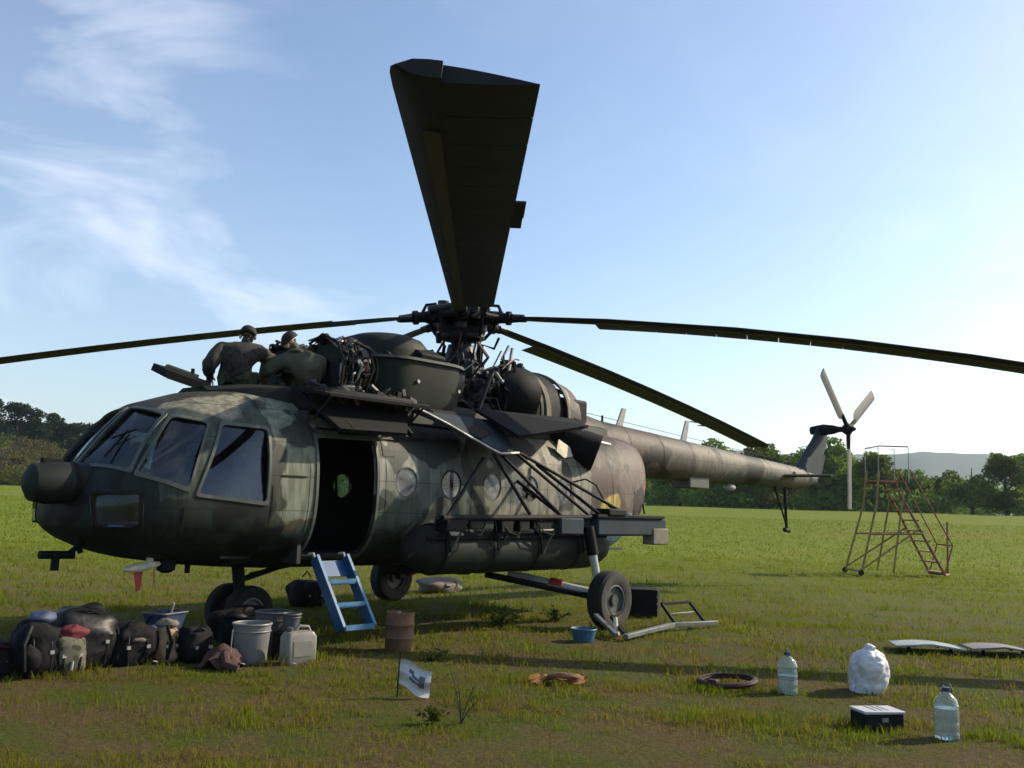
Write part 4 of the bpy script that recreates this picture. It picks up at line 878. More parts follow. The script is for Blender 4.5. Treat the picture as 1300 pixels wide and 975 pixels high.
# grass
BARE = [(3.6, 2.4, .5, .45), (2.4, 2.5, .5, .5), (5.9, 4.6, .7, .5), (1.2, 3.4, .6, .5), (-1.2, 3.6, .8, .5), (6.8, 2.6, .85, .08), (7.3, 2.9, .6, .1), (4.75, 6.0, .95, .08), (5.3, 5.6, .7, .15), (6.2, 3.4, .4, .3), (3.4, 5.4, .5, .6), (-.5, 4.2, .7, .5), (2.0, 4.3, .5, .6), (-6, 5, 2.2, .3), (-9, 3, 2, .3), (-4, 7, 1.2, .35), (-12, -2, 3, .4), (-2.2, 4.6, .8, .3), (.3, 4.0, .8, .6), (6.3, 1.9, .6, .4), (-4.5, 2.5, .8, .5)]
def grass_zone(r0, r1, dens, wd_, h, seg, seed, half=40):
    rs = np.random.default_rng(seed); A = R(half)*(r1*r1-r0*r0); n = int(A*dens)
    rr = np.sqrt(rs.uniform(r0*r0, r1*r1, n)); a = YAW+rs.uniform(-R(half), R(half), n); x = CAM.x+rr*np.cos(a); y = CAM.y+rr*np.sin(a)
    keep = .62+.75*fbm(x, y, 1.5, 3)+.45*fbm(x, y, .4, 4)
    for bx, by, br, k in BARE:
        d = np.hypot(x-bx, y-by)+.25*fbm(x, y, .5, 9); keep = np.where(d < br, keep*(k+(1-k)*np.clip((d/br), 0, 1)**3), keep)
    k = rs.uniform(0, 1, n) < np.clip(keep, .1, 1); x, y = x[k], y[k]; n = len(x)
    tall = np.clip(.8+.75*fbm(x, y, 2.1, 6)+.6*fbm(x, y, .5, 7), .3, 2.1)
    hh = h*tall*rs.uniform(.5, 1.35, n); ww = wd_*rs.uniform(.6, 1.4, n); ph = rs.uniform(0, 6.283, n); ln = hh*rs.uniform(.1, .75, n); la = rs.uniform(0, 6.283, n)
    z0 = ground_h(x, y)-.006; px, py = np.cos(ph)*ww/2, np.sin(ph)*ww/2; lx, ly = np.cos(la)*ln, np.sin(la)*ln
    if seg == 2:
        v = np.stack([np.stack([x-px, y-py, z0], 1), np.stack([x+px, y+py, z0], 1), np.stack([x+px*.75+lx*.3, y+py*.75+ly*.3, z0+hh*.6], 1), np.stack([x-px*.75+lx*.3, y-py*.75+ly*.3, z0+hh*.6], 1), np.stack([x+lx, y+ly, z0+hh*.93], 1)], 1)
        loops = (np.arange(n)*5)[:, None]+np.array([0, 1, 2, 3, 3, 2, 4]); tot = np.tile([4, 3], n); nv = 5
    else:
        v = np.stack([np.stack([x-px, y-py, z0], 1), np.stack([x+px, y+py, z0], 1), np.stack([x+lx, y+ly, z0+hh], 1)], 1)
        loops = (np.arange(n)*3)[:, None]+np.array([0, 1, 2]); tot = np.full(n, 3); nv = 3
    far = sstep(9, 20, np.hypot(x-CAM.x, y-CAM.y))
    tone = np.clip(.45+.4*fbm(x, y, 2.6, 8)+.25*far+rs.uniform(-.25, .25, n), 0, 1)
    dry = np.clip(.38+.6*fbm(x, y, 1.6, 11)+.2*fbm(x, y, .5, 12)-.38*far+rs.uniform(-.3, .3, n), 0, .95)
    return v.reshape(-1, 3), loops.ravel(), tot, np.repeat(tone, nv), np.repeat(dry, nv)
Vs, Ls, Ts, To, Dr = [], [], [], [], []; off = 0
for z_ in ((3.6, 9.5, 2300, .0062, .056, 2, 1), (9.5, 17, 800, .0095, .068, 2, 2), (17, 36, 210, .018, .08, 1, 3), (36, 85, 34, .05, .09, 1, 4)):
    v, l_, t_, to, dr = grass_zone(*z_); Vs.append(v); Ls.append(l_+off); Ts.append(t_); To.append(to); Dr.append(dr); off += len(v)
v = np.vstack(Vs); l_ = np.concatenate(Ls); t_ = np.concatenate(Ts)
me = bpy.data.meshes.new('grass'); me.vertices.add(len(v)); me.vertices.foreach_set('co', v.ravel()); me.loops.add(len(l_)); me.loops.foreach_set('vertex_index', l_.astype(np.int32))
me.polygons.add(len(t_)); me.polygons.foreach_set('loop_start', np.concatenate([[0], np.cumsum(t_)[:-1]]).astype(np.int32))
for nm, dt in (('tone', To), ('dry', Dr)): me.attributes.new(nm, 'FLOAT', 'POINT').data.foreach_set('value', np.concatenate(dt))
me.update(); me.materials.append(MATS['grass_blades']); go = link('grass', me); go['kind'] = 'stuff'; tag(go, 'short uneven green and dry grass covering the meadow', 'grass')
def weed(label, x, y, h, n, seed, spread=.25, leaf=.035, m='weed_leaf'):
    rn = random.Random(seed); rs = np.random.default_rng(seed); o = thing('weed', label, 'weed', (x, y, 0), 0, 'weeds in the grass'); b = B(); C_ = []
    for i in range(n):
        a = rn.uniform(0, 6.28); s_ = rn.uniform(.2, 1)*spread; hh = h*rn.uniform(.55, 1.05); p = [Vector((math.cos(a)*s_*k**1.4, math.sin(a)*s_*k**1.4, hh*k)) for k in (0, .35, .7, 1)]
        b.tube(p, [.005, .004, .003, .001], 5)
        for k in range(16): u = rn.uniform(.15, 1); C_.append(p[0].lerp(p[3], u)+Vector((rn.gauss(0, .02), rn.gauss(0, .02), rn.gauss(0, .015))))
    b.obj('stem', 'bark', o)
    if leaf: C_ = np.array([tuple(c) for c in C_]); link('foliage', leaves_mesh('foliage', C_, rs.uniform(.6, 1.3, len(C_))*leaf, rs.uniform(0, 1, len(C_)), m, rs), o)
    return o
weed('leafy weed clump growing under the fuel tank', 0.15, 1.1, .26, 22, 1, .4, .025)
weed('low weed beside the main wheel brace', -.9, 1.2, .2, 12, 2, .25, .022)
weed('thin bare twig standing right of the small flag', 4.86, 4.9, .40, 5, 3, .22, .012)
weed('low green weed at the foot of the bare twig', 5.0, 4.75, .12, 9, 4, .12, .02)
weed('small weed between the barrel and the flag', 3.0, 2.7, .14, 14, 5, .2, .02)

# ------------------------------------------------------------------ people on the roof
def camo_cloth(name, cs, sc=14):
    m = bpy.data.materials.new(name); m.use_nodes = True; t = m.node_tree; b = t.nodes['Principled BSDF']; l = t.links.new
    tcn = N('ShaderNodeTexCoord', t); no = N('ShaderNodeTexNoise', t); no.inputs['Scale'].default_value = sc; no.inputs['Detail'].default_value = 3; l(tcn.outputs['Object'], no.inputs['Vector'])
    cr = N('ShaderNodeValToRGB', t); cr.color_ramp.interpolation = 'CONSTANT'; e = cr.color_ramp.elements
    for i, c in enumerate(cs):
        q = e[i] if i < 2 else e.new(.5); q.position = (0, .44, .52, .6)[i]; q.color = (*c, 1)
    l(no.outputs[0], cr.inputs[0]); l(cr.outputs[0], b.inputs['Base Color']); b.inputs['Roughness'].default_value = .9
    bp = N('ShaderNodeBump', t); bp.inputs['Strength'].default_value = .5; nb = N('ShaderNodeTexNoise', t); nb.inputs['Scale'].default_value = 9; l(tcn.outputs['Object'], nb.inputs['Vector']); l(nb.outputs[0], bp.inputs['Height']); l(bp.outputs[0], b.inputs['Normal'])
    MATS[name] = m
camo_cloth('camo_jacket', [(.010, .010, .009), (.035, .03, .024), (.018, .016, .013), (.065, .052, .038)], 18)
camo_cloth('camo_trousers', [(.02, .035, .02), (.05, .07, .035), (.035, .04, .025), (.07, .07, .045)])
mat('tshirt', (.075, .08, .055), .9, 0, .2, 8, .4, 12)
mat('skin', (.42, .25, .17), .6, 0, .12, 12)
mat('hair', (.02, .016, .012), .8, 0, .3, 30, .4, 120)
mat('boot', (.02, .018, .016), .6, 0, .3, 20)
def person(label, J, top, legs, cap=None):
    """J: joint positions; one skinned surface, cloth and skin by region"""
    base = J['pelvis']; o = thing('person', label, 'person', base, 0)
    names = []; pos = []; rad_ = []; ed = []; reg = []
    def add(n_, p, r_, par=None, rg='top'):
        names.append(n_); pos.append(Vector(p)-Vector(base)); rad_.append(r_)
        if par is not None: ed.append((names.index(par), len(names)-1)); reg.append(rg)
    add('pelvis', J['pelvis'], (.19, .16)); add('spine', J['spine'], (.19, .16), 'pelvis'); add('chest', J['chest'], (.21, .165), 'spine'); add('neck', J['neck'], (.06, .06), 'chest'); add('jaw', Vector(J['neck']).lerp(Vector(J['head']), .45), (.066, .07), 'neck', 'skin'); add('head', J['head'], (.088, .098), 'jaw', 'skin'); add('crown', Vector(J['head'])+(Vector(J['head'])-Vector(J['neck'])).normalized()*.075, (.06, .07), 'head', 'skin')
    fc = Vector(J['face']).normalized(); add('nose', Vector(J['head'])+fc*.115, (.016, .016), 'head', 'skin')
    for s_ in ('l', 'r'):
        add('sh'+s_, J['sh'+s_], (.12, .115), 'chest'); add('el'+s_, J['el'+s_], (.088, .085), 'sh'+s_); add('wr'+s_, J['wr'+s_], (.045, .045), 'el'+s_, 'skin' if top == 'tshirt' else 'top')
        d = (Vector(J['wr'+s_])-Vector(J['el'+s_])).normalized(); pm = Vector(J['wr'+s_])+d*.07; add('pa'+s_, pm, (.042, .022), 'wr'+s_, 'skin')
        sd_ = d.cross(Vector((0, 0, 1))).normalized()
        for k in range(4):
            q = pm+d*.035+sd_*(.027*(k-1.5)); add('f%d%s' % (k, s_), q+d*(.03, .04, .042, .033)[k], (.0095, .0095), 'pa'+s_, 'skin'); add('g%d%s' % (k, s_), q+d*(.05, .062, .066, .055)[k]+Vector((0, 0, -.035)), (.008, .008), 'f%d%s' % (k, s_), 'skin')
        add('t'+s_, Vector(J['wr'+s_])+d*.05+sd_*.06, (.011, .011), 'wr'+s_, 'skin'); add('u'+s_, Vector(J['wr'+s_])+d*.09+sd_*.065, (.009, .009), 't'+s_, 'skin')
        add('hip'+s_, J['hip'+s_], (.12, .12), 'pelvis', 'leg'); add('kn'+s_, J['kn'+s_], (.085, .085), 'hip'+s_, 'leg'); add('an'+s_, J['an'+s_], (.048, .048), 'kn'+s_, 'leg'); add('to'+s_, J['to'+s_], (.045, .038), 'an'+s_, 'boot')
    me = bpy.data.meshes.new('body'); me.from_pydata([tuple(p) for p in pos], ed, []); ob = bpy.data.objects.new('tmp', me); col.objects.link(ob)
    md = ob.modifiers.new('s', 'SKIN'); md.use_smooth_shade = True; md.branch_smoothing = .6
    sv = me.skin_vertices[0].data
    for i, r_ in enumerate(rad_): sv[i].radius = r_
    sv[0].use_root = True
    sb = ob.modifiers.new('d', 'SUBSURF'); sb.levels = 2; sb.render_levels = 2
    dg = bpy.context.evaluated_depsgraph_get(); bm_ = bpy.data.meshes.new_from_object(ob.evaluated_get(dg)); bpy.data.objects.remove(ob)
    bm_.materials.clear()
    for k in (top, 'skin', legs, 'boot'): bm_.materials.append(MATS[k])
    A_ = np.array([tuple(pos[a]) for a, b_ in ed]); D_ = np.array([tuple(pos[b_]) for a, b_ in ed])-A_; LL = (D_**2).sum(1); RI = {'top': 0, 'skin': 1, 'leg': 2, 'boot': 3}
    mr_ = np.array([max(rad_[a][0], rad_[b_][0]) for a, b_ in ed])
    for p in bm_.polygons:
        c = np.array(p.center); t = np.clip(((c-A_)*D_).sum(1)/LL, 0, 1); dd = np.linalg.norm(c-A_-D_*t[:, None], axis=1)/mr_; p.material_index = RI[reg[int(dd.argmin())]]
    cl_ = set(v_ for p in bm_.polygons if p.material_index in (0, 2) for v_ in p.vertices)-set(v_ for p in bm_.polygons if p.material_index in (1, 3) for v_ in p.vertices)
    rw = random.Random(len(label)); KW = [(Vector((rw.gauss(0, 1), rw.gauss(0, 1), rw.gauss(0, 1)))*rw.choice((14, 22, 34)), rw.uniform(0, 6.3)) for _ in range(8)]
    for v_ in bm_.vertices:
        if v_.index in cl_: v_.co += v_.normal*(sum(abs(math.sin(v_.co.dot(q)+ph)) for q, ph in KW)/8-.55)*.06
    bm_.shade_smooth(); link('body', bm_, o)
    cl2 = B().torus(Vector(J['neck'])-Vector(base)-Vector((0, 0, .035)), .078, .022, 18, 8, (R(12), R(-8), 0), .05).obj('collar', top, o)
    hd = Vector(J['head'])-Vector(base); upv = (Vector(J['head'])-Vector(J['neck'])).normalized(); rot = upv.to_track_quat('Z', 'Y').to_euler()
    b = B(); b.ball(hd+upv*.028-fc*.018, (.205, .215, .2), 18, 12, .03, 2, .12, rot); b.obj('hair', cap or 'hair', o)
    for s_ in (-1, 1):
        e_ = fc.cross(upv).normalized()*s_; B().ball(hd+e_*.088-upv*.015, (.03, .05, .06), 8, 6).obj('ear', 'skin', o)
    return o
P_ = dict(pelvis=(3.84, .02, 3.01), spine=(3.84, .05, 3.15), chest=(3.78, .05, 3.30), neck=(3.70, .02, 3.43), head=(3.665, .0, 3.535), face=(-.7, -.6, -.25),
          shl=(3.95, -.10, 3.36), ell=(4.14, -.05, 3.12), wrl=(3.98, -.28, 3.02), shr=(3.58, .16, 3.36), elr=(3.36, .08, 3.25), wrr=(3.12, .02, 3.33),
          hipl=(3.90, -.06, 2.99), knl=(3.60, -.38, 3.06), anl=(3.36, -.58, 2.9), tol=(3.2, -.68, 2.88), hipr=(3.70, .08, 2.99), knr=(3.40, -.2, 3.06), anr=(3.2, -.42, 2.92), tor=(3.05, -.52, 2.9))
person('person in a dark camouflage jacket sitting on the cockpit roof with back turned', P_, 'camo_jacket', 'camo_trousers')
P_ = dict(pelvis=(3.10, .45, 3.02), spine=(3.10, .47, 3.15), chest=(3.17, .46, 3.28), neck=(3.27, .43, 3.39), head=(3.335, .40, 3.475), face=(.1, -.8, -.4),
          shl=(3.35, .32, 3.28), ell=(3.47, .12, 3.13), wrl=(3.36, -.06, 3.03), shr=(3.02, .60, 3.27), elr=(2.94, .44, 3.10), wrr=(2.93, .20, 3.05),
          hipl=(3.17, .36, 3.0), knl=(3.22, .02, 3.06), anl=(3.24, .22, 2.95), tol=(3.24, .08, 2.92), hipr=(3.02, .44, 3.0), knr=(3.0, .06, 3.06), anr=(3.04, .3, 2.95), tor=(3.03, .14, 2.92))
person('person in a grey-green shirt bent over beside the engine on the roof', P_, 'tshirt', 'camo_trousers')

# ------------------------------------------------------------------ things on the grass
mat('bag_black', (.005, .005, .006), .8, 0, .5, 9, .5, 16, spec=.2)
mat('bag_plastic', (.005, .005, .006), .5, 0, .4, 9, .4, 10, spec=.3)
mat('bag_red', (.11, .012, .018), .75, 0, .3, 9, .4, 16)
camo_cloth('bag_camo', [(.03, .035, .02), (.09, .09, .06), (.05, .05, .03), (.15, .14, .10)], 9)
mat('bag_tan', (.30, .20, .10), .85, 0, .4, 9, .5, 16)
mat('white_plastic', (.165, .165, .16), .5, 0, .15, 6)
mat('grey_plastic', (.07, .07, .074), .6, 0, .2, 6)
mat('can_plastic', (.2, .19, .16), .45, 0, .2, 5)
mat('barrel_rust', (.14, .075, .04), .75, 0, .4, 6, .4, 20)
mat('navy', (.03, .05, .10), .6, 0, .3, 6)
mat('white_film', (.60, .60, .62), .5, 0, .08, 7, .6, 22)
mat('flag_cloth', (.48, .49, .48), .85, 0, .15, 7)
mat('flag_mark', (.10, .11, .13), .85, 0, .2, 9)
mat('orange_rag', (.24, .11, .035), .9, 0, .35, 9, .5, 25)
mat('red_rubber', (.035, .010, .010), .7, 0, .4, 14)
mat('steel_grey', (.13, .135, .135), .5, .2, .3, 8)
mat('panel_pale', (.27, .30, .29), .5, 0, .15, 4)
mat('panel_grey', (.17, .16, .15), .6, 0, .2, 4)
mat('crate_black', (.010, .011, .010), .8, 0, .4, 10, spec=.2)
mat('basin_blue', (.03, .10, .16), .5, 0, .3, 6)
mat('ladder_orange', (.20, .085, .045), .65, 0, .4, 5)
mat('ladder_yellow', (.23, .165, .06), .65, 0, .4, 5)
mat('box_white', (.42, .43, .45), .6, 0, .1, 6)
mat('label_grey', (.16, .17, .20), .7, 0, .1, 6)
def bottle_mat():
    m = bpy.data.materials.new('clear_bottle'); m.use_nodes = True; b = m.node_tree.nodes['Principled BSDF']; t = m.node_tree
    b.inputs['Base Color'].default_value = (.80, .90, .93, 1); b.inputs['Transmission Weight'].default_value = .9; b.inputs['Roughness'].default_value = .12; b.inputs['IOR'].default_value = 1.25
    no = N('ShaderNodeTexNoise', t); no.inputs['Scale'].default_value = 14; bp = N('ShaderNodeBump', t); bp.inputs['Strength'].default_value = .25; t.links.new(no.outputs[0], bp.inputs['Height']); t.links.new(bp.outputs[0], b.inputs['Normal'])
    MATS['clear_bottle'] = m
bottle_mat()
def water_mat():
    m = bpy.data.materials.new('water'); m.use_nodes = True; t = m.node_tree; b = t.nodes['Principled BSDF']; b.inputs['Transmission Weight'].default_value = .92; b.inputs['IOR'].default_value = 1.33; b.inputs['Roughness'].default_value = .08
    no = N('ShaderNodeTexNoise', t); no.inputs['Scale'].default_value = 9; q = N('ShaderNodeMix', t, data_type='RGBA'); q.inputs[6].default_value = (.78, .90, .92, 1); q.inputs[7].default_value = (.88, .95, .95, 1); t.links.new(no.outputs[0], q.inputs[0]); t.links.new(q.outputs[2], b.inputs['Base Color']); MATS['water'] = m
water_mat()
def sack(label, name, cat, x, y, d, m, seed, group='luggage piled left of the ladder', extra=(), noise=.14, rz=0):
    o = thing(name, label, cat, (x, y, 0), rz, group)
    crumpled(B().ball((0, 0, d[2]*.42), d, 44, 30, noise, seed, .84, None, .7), seed, min(d)*.045).obj('bag_body', m, o)
    for nm, fn, mm in extra: fn().obj(nm, mm, o)
    for k in (-1, 1): B().tube([(k*d[0]*.2, d[1]*.47, d[2]*.08), (k*d[0]*.22, d[1]*.5, d[2]*.35), (k*d[0]*.2, d[1]*.44, d[2]*.62), (k*d[0]*.18, d[1]*.25, d[2]*.82)], .011, 6).obj('webbing', 'bag_plastic', o); B().box((k*d[0]*.215, d[1]*.5, d[2]*.42), (.035, .02, .03)).obj('buckle', 'pale_grey', o)
    return o
def crumpled(b, seed, amp, fk=1):
    rn = random.Random(seed); K = [(Vector((rn.gauss(0, 1), rn.gauss(0, 1), rn.gauss(0, 1)))*rn.choice((5, 8, 12, 18))*fk, rn.uniform(0, 6.3)) for _ in range(9)]
    out = []
    for v_ in b.v:
        p = Vector(v_); k = sum(abs(math.sin(p.dot(q)+ph)) for q, ph in K)/9-.63; n_ = Vector((p.x, p.y, 0)).normalized() if p.xy.length > 1e-4 else Vector((0, 0, 1))
        w_ = min(1, max(0, p.z/.05)); out.append(tuple(p+(n_+Vector((0, 0, .5)))*k*amp*4*w_))
    b.v = out; return b
def strap(p, r_=.012): return lambda: B().tube(p, r_, 6)
def lump(c, d, seed, noise=.15): return lambda: crumpled(B().ball(c, d, 26, 18, noise, seed), seed+40, min(d)*.09)
sack('dark bag cut off by the left edge of the picture', 'duffel_bag', 'bag', 6.72, .98, (.5, .42, .34), 'bag_black', 1, extra=[('pocket', lump((.1, .17, .15), (.25, .12, .18), 3), 'label_grey'), ('piping', strap([(-.2, .1, .25), (0, .2, .3), (.2, .1, .25)]), 'bag_red')])
sack('tall black sack with a pale bundle tied on top, near the left edge', 'backpack', 'backpack', 6.36, 1.14, (.38, .36, .52), 'bag_black', 2, extra=[('top_bundle', lump((-.04, .04, .50), (.22, .2, .12), 5), 'navy'), ('shoulder_strap', strap([(.1, .15, .45), (.17, .2, .3), (.14, .18, .08)], .02), 'bag_plastic'), ('front_pocket', lump((.08, .14, .18), (.2, .14, .24), 8), 'bag_black')])
sack('camouflage pack with a red flap, left of the big black bag', 'backpack', 'backpack', 6.10, 1.16, (.34, .34, .42), 'bag_camo', 3, extra=[('red_flap', lump((-.04, .08, .36), (.24, .18, .14), 6), 'bag_red'), ('white_tag', strap([(.0, .18, .13), (.01, .185, .05)], .012), 'pale_grey'), ('side_strap', strap([(.1, .13, .35), (.12, .16, .2), (.1, .15, .05)], .010), 'bag_black')])
sack('big black domed bag with a pale rim, largest of the pile', 'duffel_bag', 'bag', 5.86, .92, (.62, .56, .60), 'bag_plastic', 4, noise=.1, extra=[('carry_strap', strap([(-.22, .16, .44), (-.27, .2, .33), (-.29, .22, .2), (-.27, .22, .08)], .013), 'bag_plastic'), ('zip', strap([(.2, .1, .52), (0, .2, .53), (-.2, .14, .46)], .01), 'bag_black')])
sack('round dark bag right of the big domed one', 'duffel_bag', 'bag', 5.42, 1.0, (.46, .42, .42), 'bag_black', 6, extra=[('grip', strap([(-.1, .08, .34), (-.04, .12, .38), (.06, .12, .38), (.12, .08, .34)], .011), 'bag_plastic'), ('pale_label', lump((-.02, .18, .24), (.16, .05, .05), 3), 'tan_cloth')])
sack('low navy holdall behind the tan pack', 'holdall', 'bag', 4.98, .72, (.5, .4, .34), 'navy', 7, extra=[('grip', strap([(-.1, .0, .3), (-.05, 0, .38), (.08, 0, .38), (.12, 0, .3)]), 'bag_black')])
sack('tan cloth pack standing upright with dark straps', 'cloth_pack', 'backpack', 5.08, 1.10, (.22, .24, .38), 'bag_tan', 8, extra=[('buckle_strap', strap([(.06, .1, .36), (.02, .14, .2), (.05, .12, .04)], .016), 'bag_black'), ('lid', lump((0, 0, .36), (.2, .22, .1), 2), 'tan_cloth')])
sack('dark sack between the tan pack and the white bucket', 'duffel_bag', 'bag', 4.86, 1.25, (.34, .34, .36), 'bag_black', 9, extra=[('tie', strap([(-.05, .1, .3), (.02, .13, .33), (.08, .1, .3)]), 'bag_plastic')])
sack('black heap of covers beside the nose wheels', 'tarp_heap', 'tarp', 3.88, .62, (.75, .5, .44), 'bag_black', 10, noise=.2, extra=[('fold', lump((.1, .1, .3), (.5, .3, .2), 4, .25), 'bag_plastic')])
sack('small dark bag on the far side behind the ladder', 'duffel_bag', 'bag', .85, -2.3, (.55, .5, .42), 'bag_black', 11, extra=[('grip', strap([(-.08, 0, .44), (0, 0, .52), (.08, 0, .44)]), 'bag_plastic')])
sack('pinkish grey bundle lying beyond the far main wheel', 'cloth_bundle', 'bundle', -2.7, -3.0, (.95, .6, .28), 'tan_cloth', 12, noise=.22, group=None, extra=[('fold', lump((.1, .1, .14), (.5, .4, .18), 7, .25), 'grey_plastic')])
# washing basin on the bags
o = thing('plastic_tub', 'blue-grey plastic tub lying on the navy holdall', 'tub', (4.86, .66, .25), R(20)); b = B().rings([rrect(-.15, .15, -.11, .11, 0, .05), rrect(-.2, .2, -.15, .15, .16, .06), rrect(-.185, .185, -.135, .135, .16, .06), rrect(-.135, .135, -.1, .1, .02, .05)]); b.obj('shell', 'navy', o)
B().tube(rrect(-.2, .2, -.15, .15, .165, .06)+[rrect(-.2, .2, -.15, .15, .165, .06)[0]], .012, 6).obj('rim', 'grey_plastic', o); B().tube([(-.05, .02, .1), (-.05, .06, .26)], .012).obj('spoon', 'pale_grey', o)
# white bucket
def bucket(label, name, x, y, r_, h, m, rz=0, tilt=0, z=0):
    o = thing(name, label, 'bucket', (x, y, z), rz); o.rotation_euler = (tilt, 0, rz)
    B().lathe([(r_*.82, 0), (r_*.83, .01), (r_, h), (r_*.96, h), (r_*.79, .02)], n=32).obj('shell', m, o)
    B().torus((0, 0, h), r_*1.0, .012, 32, 6).obj('rim', m, o); B().torus((0, 0, h*.82), r_*.985, .008, 32, 6).obj('rib', m, o)
    B().tube([(r_*math.cos(a), .02+r_*.9*math.sin(a)*.35, h-.02-.16*math.sin(a)) for a in np.linspace(0, math.pi, 12)], .005, 5).obj('handle', 'bare_metal', o); return o
bucket('large white plastic bucket lit from the right', 'bucket', 4.46, 1.62, .185, .37, 'white_plastic')
bucket('dark grey bucket behind the white one', 'bucket', 3.95, 1.25, .19, .42, 'grey_plastic', 1)
bucket('small pale grey pail standing on the far side of the jerrycan', 'pail', 3.98, 1.60, .095, .17, 'grey_plastic', 2, 0, .26)
o = thing('wooden_crate', 'low dark crate holding up the small pail behind the jerrycan', 'crate', (3.98, 1.60, 0), R(30))
B().box((0, 0, .13), (.3, .26, .26)).obj('body', 'crate_black', o, 35, .01)
for k in range(3): B().box((0, .133, .05+.085*k), (.31, .014, .06)).obj('slat', 'crate_black', o)
# reddish jacket slung over a bag
o = thing('jacket', 'reddish brown jacket thrown over a dark bag in front of the white bucket', 'jacket', (4.84, 1.72, 0), R(20))
b = B(); vs = []; n = 14
for i in range(n+1):
    for j in range(n+1):
        u, v_ = i/n-.5, j/n-.5; z = .20-.55*(u*u)-.7*v_*v_+.02*math.sin(14*u+5*v_)+.016*math.sin(17*v_+3*u); vs.append((u*.42, v_*.36, max(.015, z)))
b.add(vs, [(i*(n+1)+j, i*(n+1)+j+1, (i+1)*(n+1)+j+1, (i+1)*(n+1)+j) for i in range(n) for j in range(n)]); mat('jacket_cloth', (.06, .03, .024), .9, 0, .3, 9, .4, 20); b.obj('cloth', 'jacket_cloth', o)
B().tube([(.1, .1, .13), (.2, .2, .06), (.16, .3, .03)], [.05, .045, .04], 10).obj('sleeve', 'jacket_cloth', o); B().ball((0, 0, .07), (.34, .28, .17), 16, 10, .1, 3).obj('lining', 'bag_black', o)
B().tube([(.02, .1, .1), (.03, .12, .36)], .006, 6).obj('stick', 'pale_grey', o)
# jerrycan
def jerrycan(label, x, y, rz):
    o = thing('jerrycan', label, 'jerrycan', (x, y, 0), rz)
    b = B(); b.rings([rrect(-.15, .15, -.08, .08, 0, .03), rrect(-.165, .165, -.09, .09, .03, .035), rrect(-.165, .165, -.09, .09, .26, .035), rrect(-.14, .14, -.068, .068, .305, .03), rrect(-.08, .08, -.04, .04, .32, .02)]); b.obj('body', 'can_plastic', o)
    B().lathe([(.026, 0), (.03, .02), (.03, .045), (.012, .05)], (.1, 0, .305), 14).obj('cap', 'grey_plastic', o)
    B().tube([(-.13, 0, .29), (-.1, 0, .35), (0, 0, .36), (.04, 0, .31)], .016, 8).obj('handle', 'can_plastic', o)
    for s_ in (1, -1): B().box((0, .092*s_, .15), (.2, .006, .15)).obj('side_panel', 'can_plastic', o, 35, .002)
    return o
jerrycan('pale translucent jerrycan at the right end of the luggage', 4.16, 1.98, R(-8))
for i, (x, y, lb) in enumerate(((5.33, 1.38, 'white scrap of paper on the grass by the tan pack'), (4.4, 2.25, 'white scrap of paper on the grass by the jerrycan'), (4.78, 1.98, 'white scrap of paper below the reddish jacket'))):
    tag(B().prism([(x, y, .06), (x+.05, y+.01, .065), (x+.055, y+.05, .075), (x+.01, y+.05, .06)], (.1, 0, 1), .004).obj('paper_scrap', 'white_film', None), lb, 'paper', 'paper scraps')
# boarding ladder
o = thing('boarding_ladder', 'blue metal boarding ladder hanging from the open cabin door', 'ladder', (3.29, 1.30, .97))
o.scale = (.84, 1, 1); top, bot = Vector((0, 0, 0)), Vector((0, .52, -.72)); dv = (bot-top)
for s_ in (-1, 1):
    B().box(dv*.5+Vector((.25*s_, 0, 0)), (.035, .13, dv.length), (math.atan2(.52, .72), 0, 0)).obj('side_rail', 'blue_paint', o, 35, .006)
    B().box(dv*.5+Vector((.25*s_, .056, .041)), (.042, .012, dv.length*1.0), (math.atan2(.52, .72), 0, 0)).obj('rail_edge', 'blue_light', o)
    B().tube([(.25*s_, .02, -.02), (.25*s_, -.02, .05), (.25*s_, -.1, .04)], .014).obj('hook', 'gear_white', o)
for k in (.36, .68, .985): B().box(dv*k+Vector((0, .0, 0)), (.47, .14, .028)).obj('tread', 'blue_light' if k > .9 else 'blue_paint', o, 35, .006)
for k in (.34, .66, .965): B().box(dv*k+Vector((0, .075, .012)), (.47, .012, .04)).obj('tread_nosing', 'blue_light', o)
B().box(dv*.16+Vector((0, -.03, 0)), (.46, .012, .2), (math.atan2(.52, .72), 0, 0)).obj('top_plate', 'blue_paint', o)
# barrel
o = thing('barrel', 'small rusty brown barrel standing in the shadow right of the ladder', 'barrel', (2.78, 1.94, 0), 0)
B().lathe([(.145, 0), (.155, .02), (.155, .13), (.162, .14), (.155, .15), (.155, .27), (.162, .28), (.155, .29), (.155, .40), (.14, .41), (.14, .395), (.01, .395)], n=28).obj('drum', 'barrel_rust', o)
B().torus((0, 0, .405), .148, .009, 28, 6).obj('rim', 'barrel_rust', o); B().lathe([(.022, .39), (.022, .425)], (.07, .05, 0), 10).obj('bung', 'bare_metal', o)
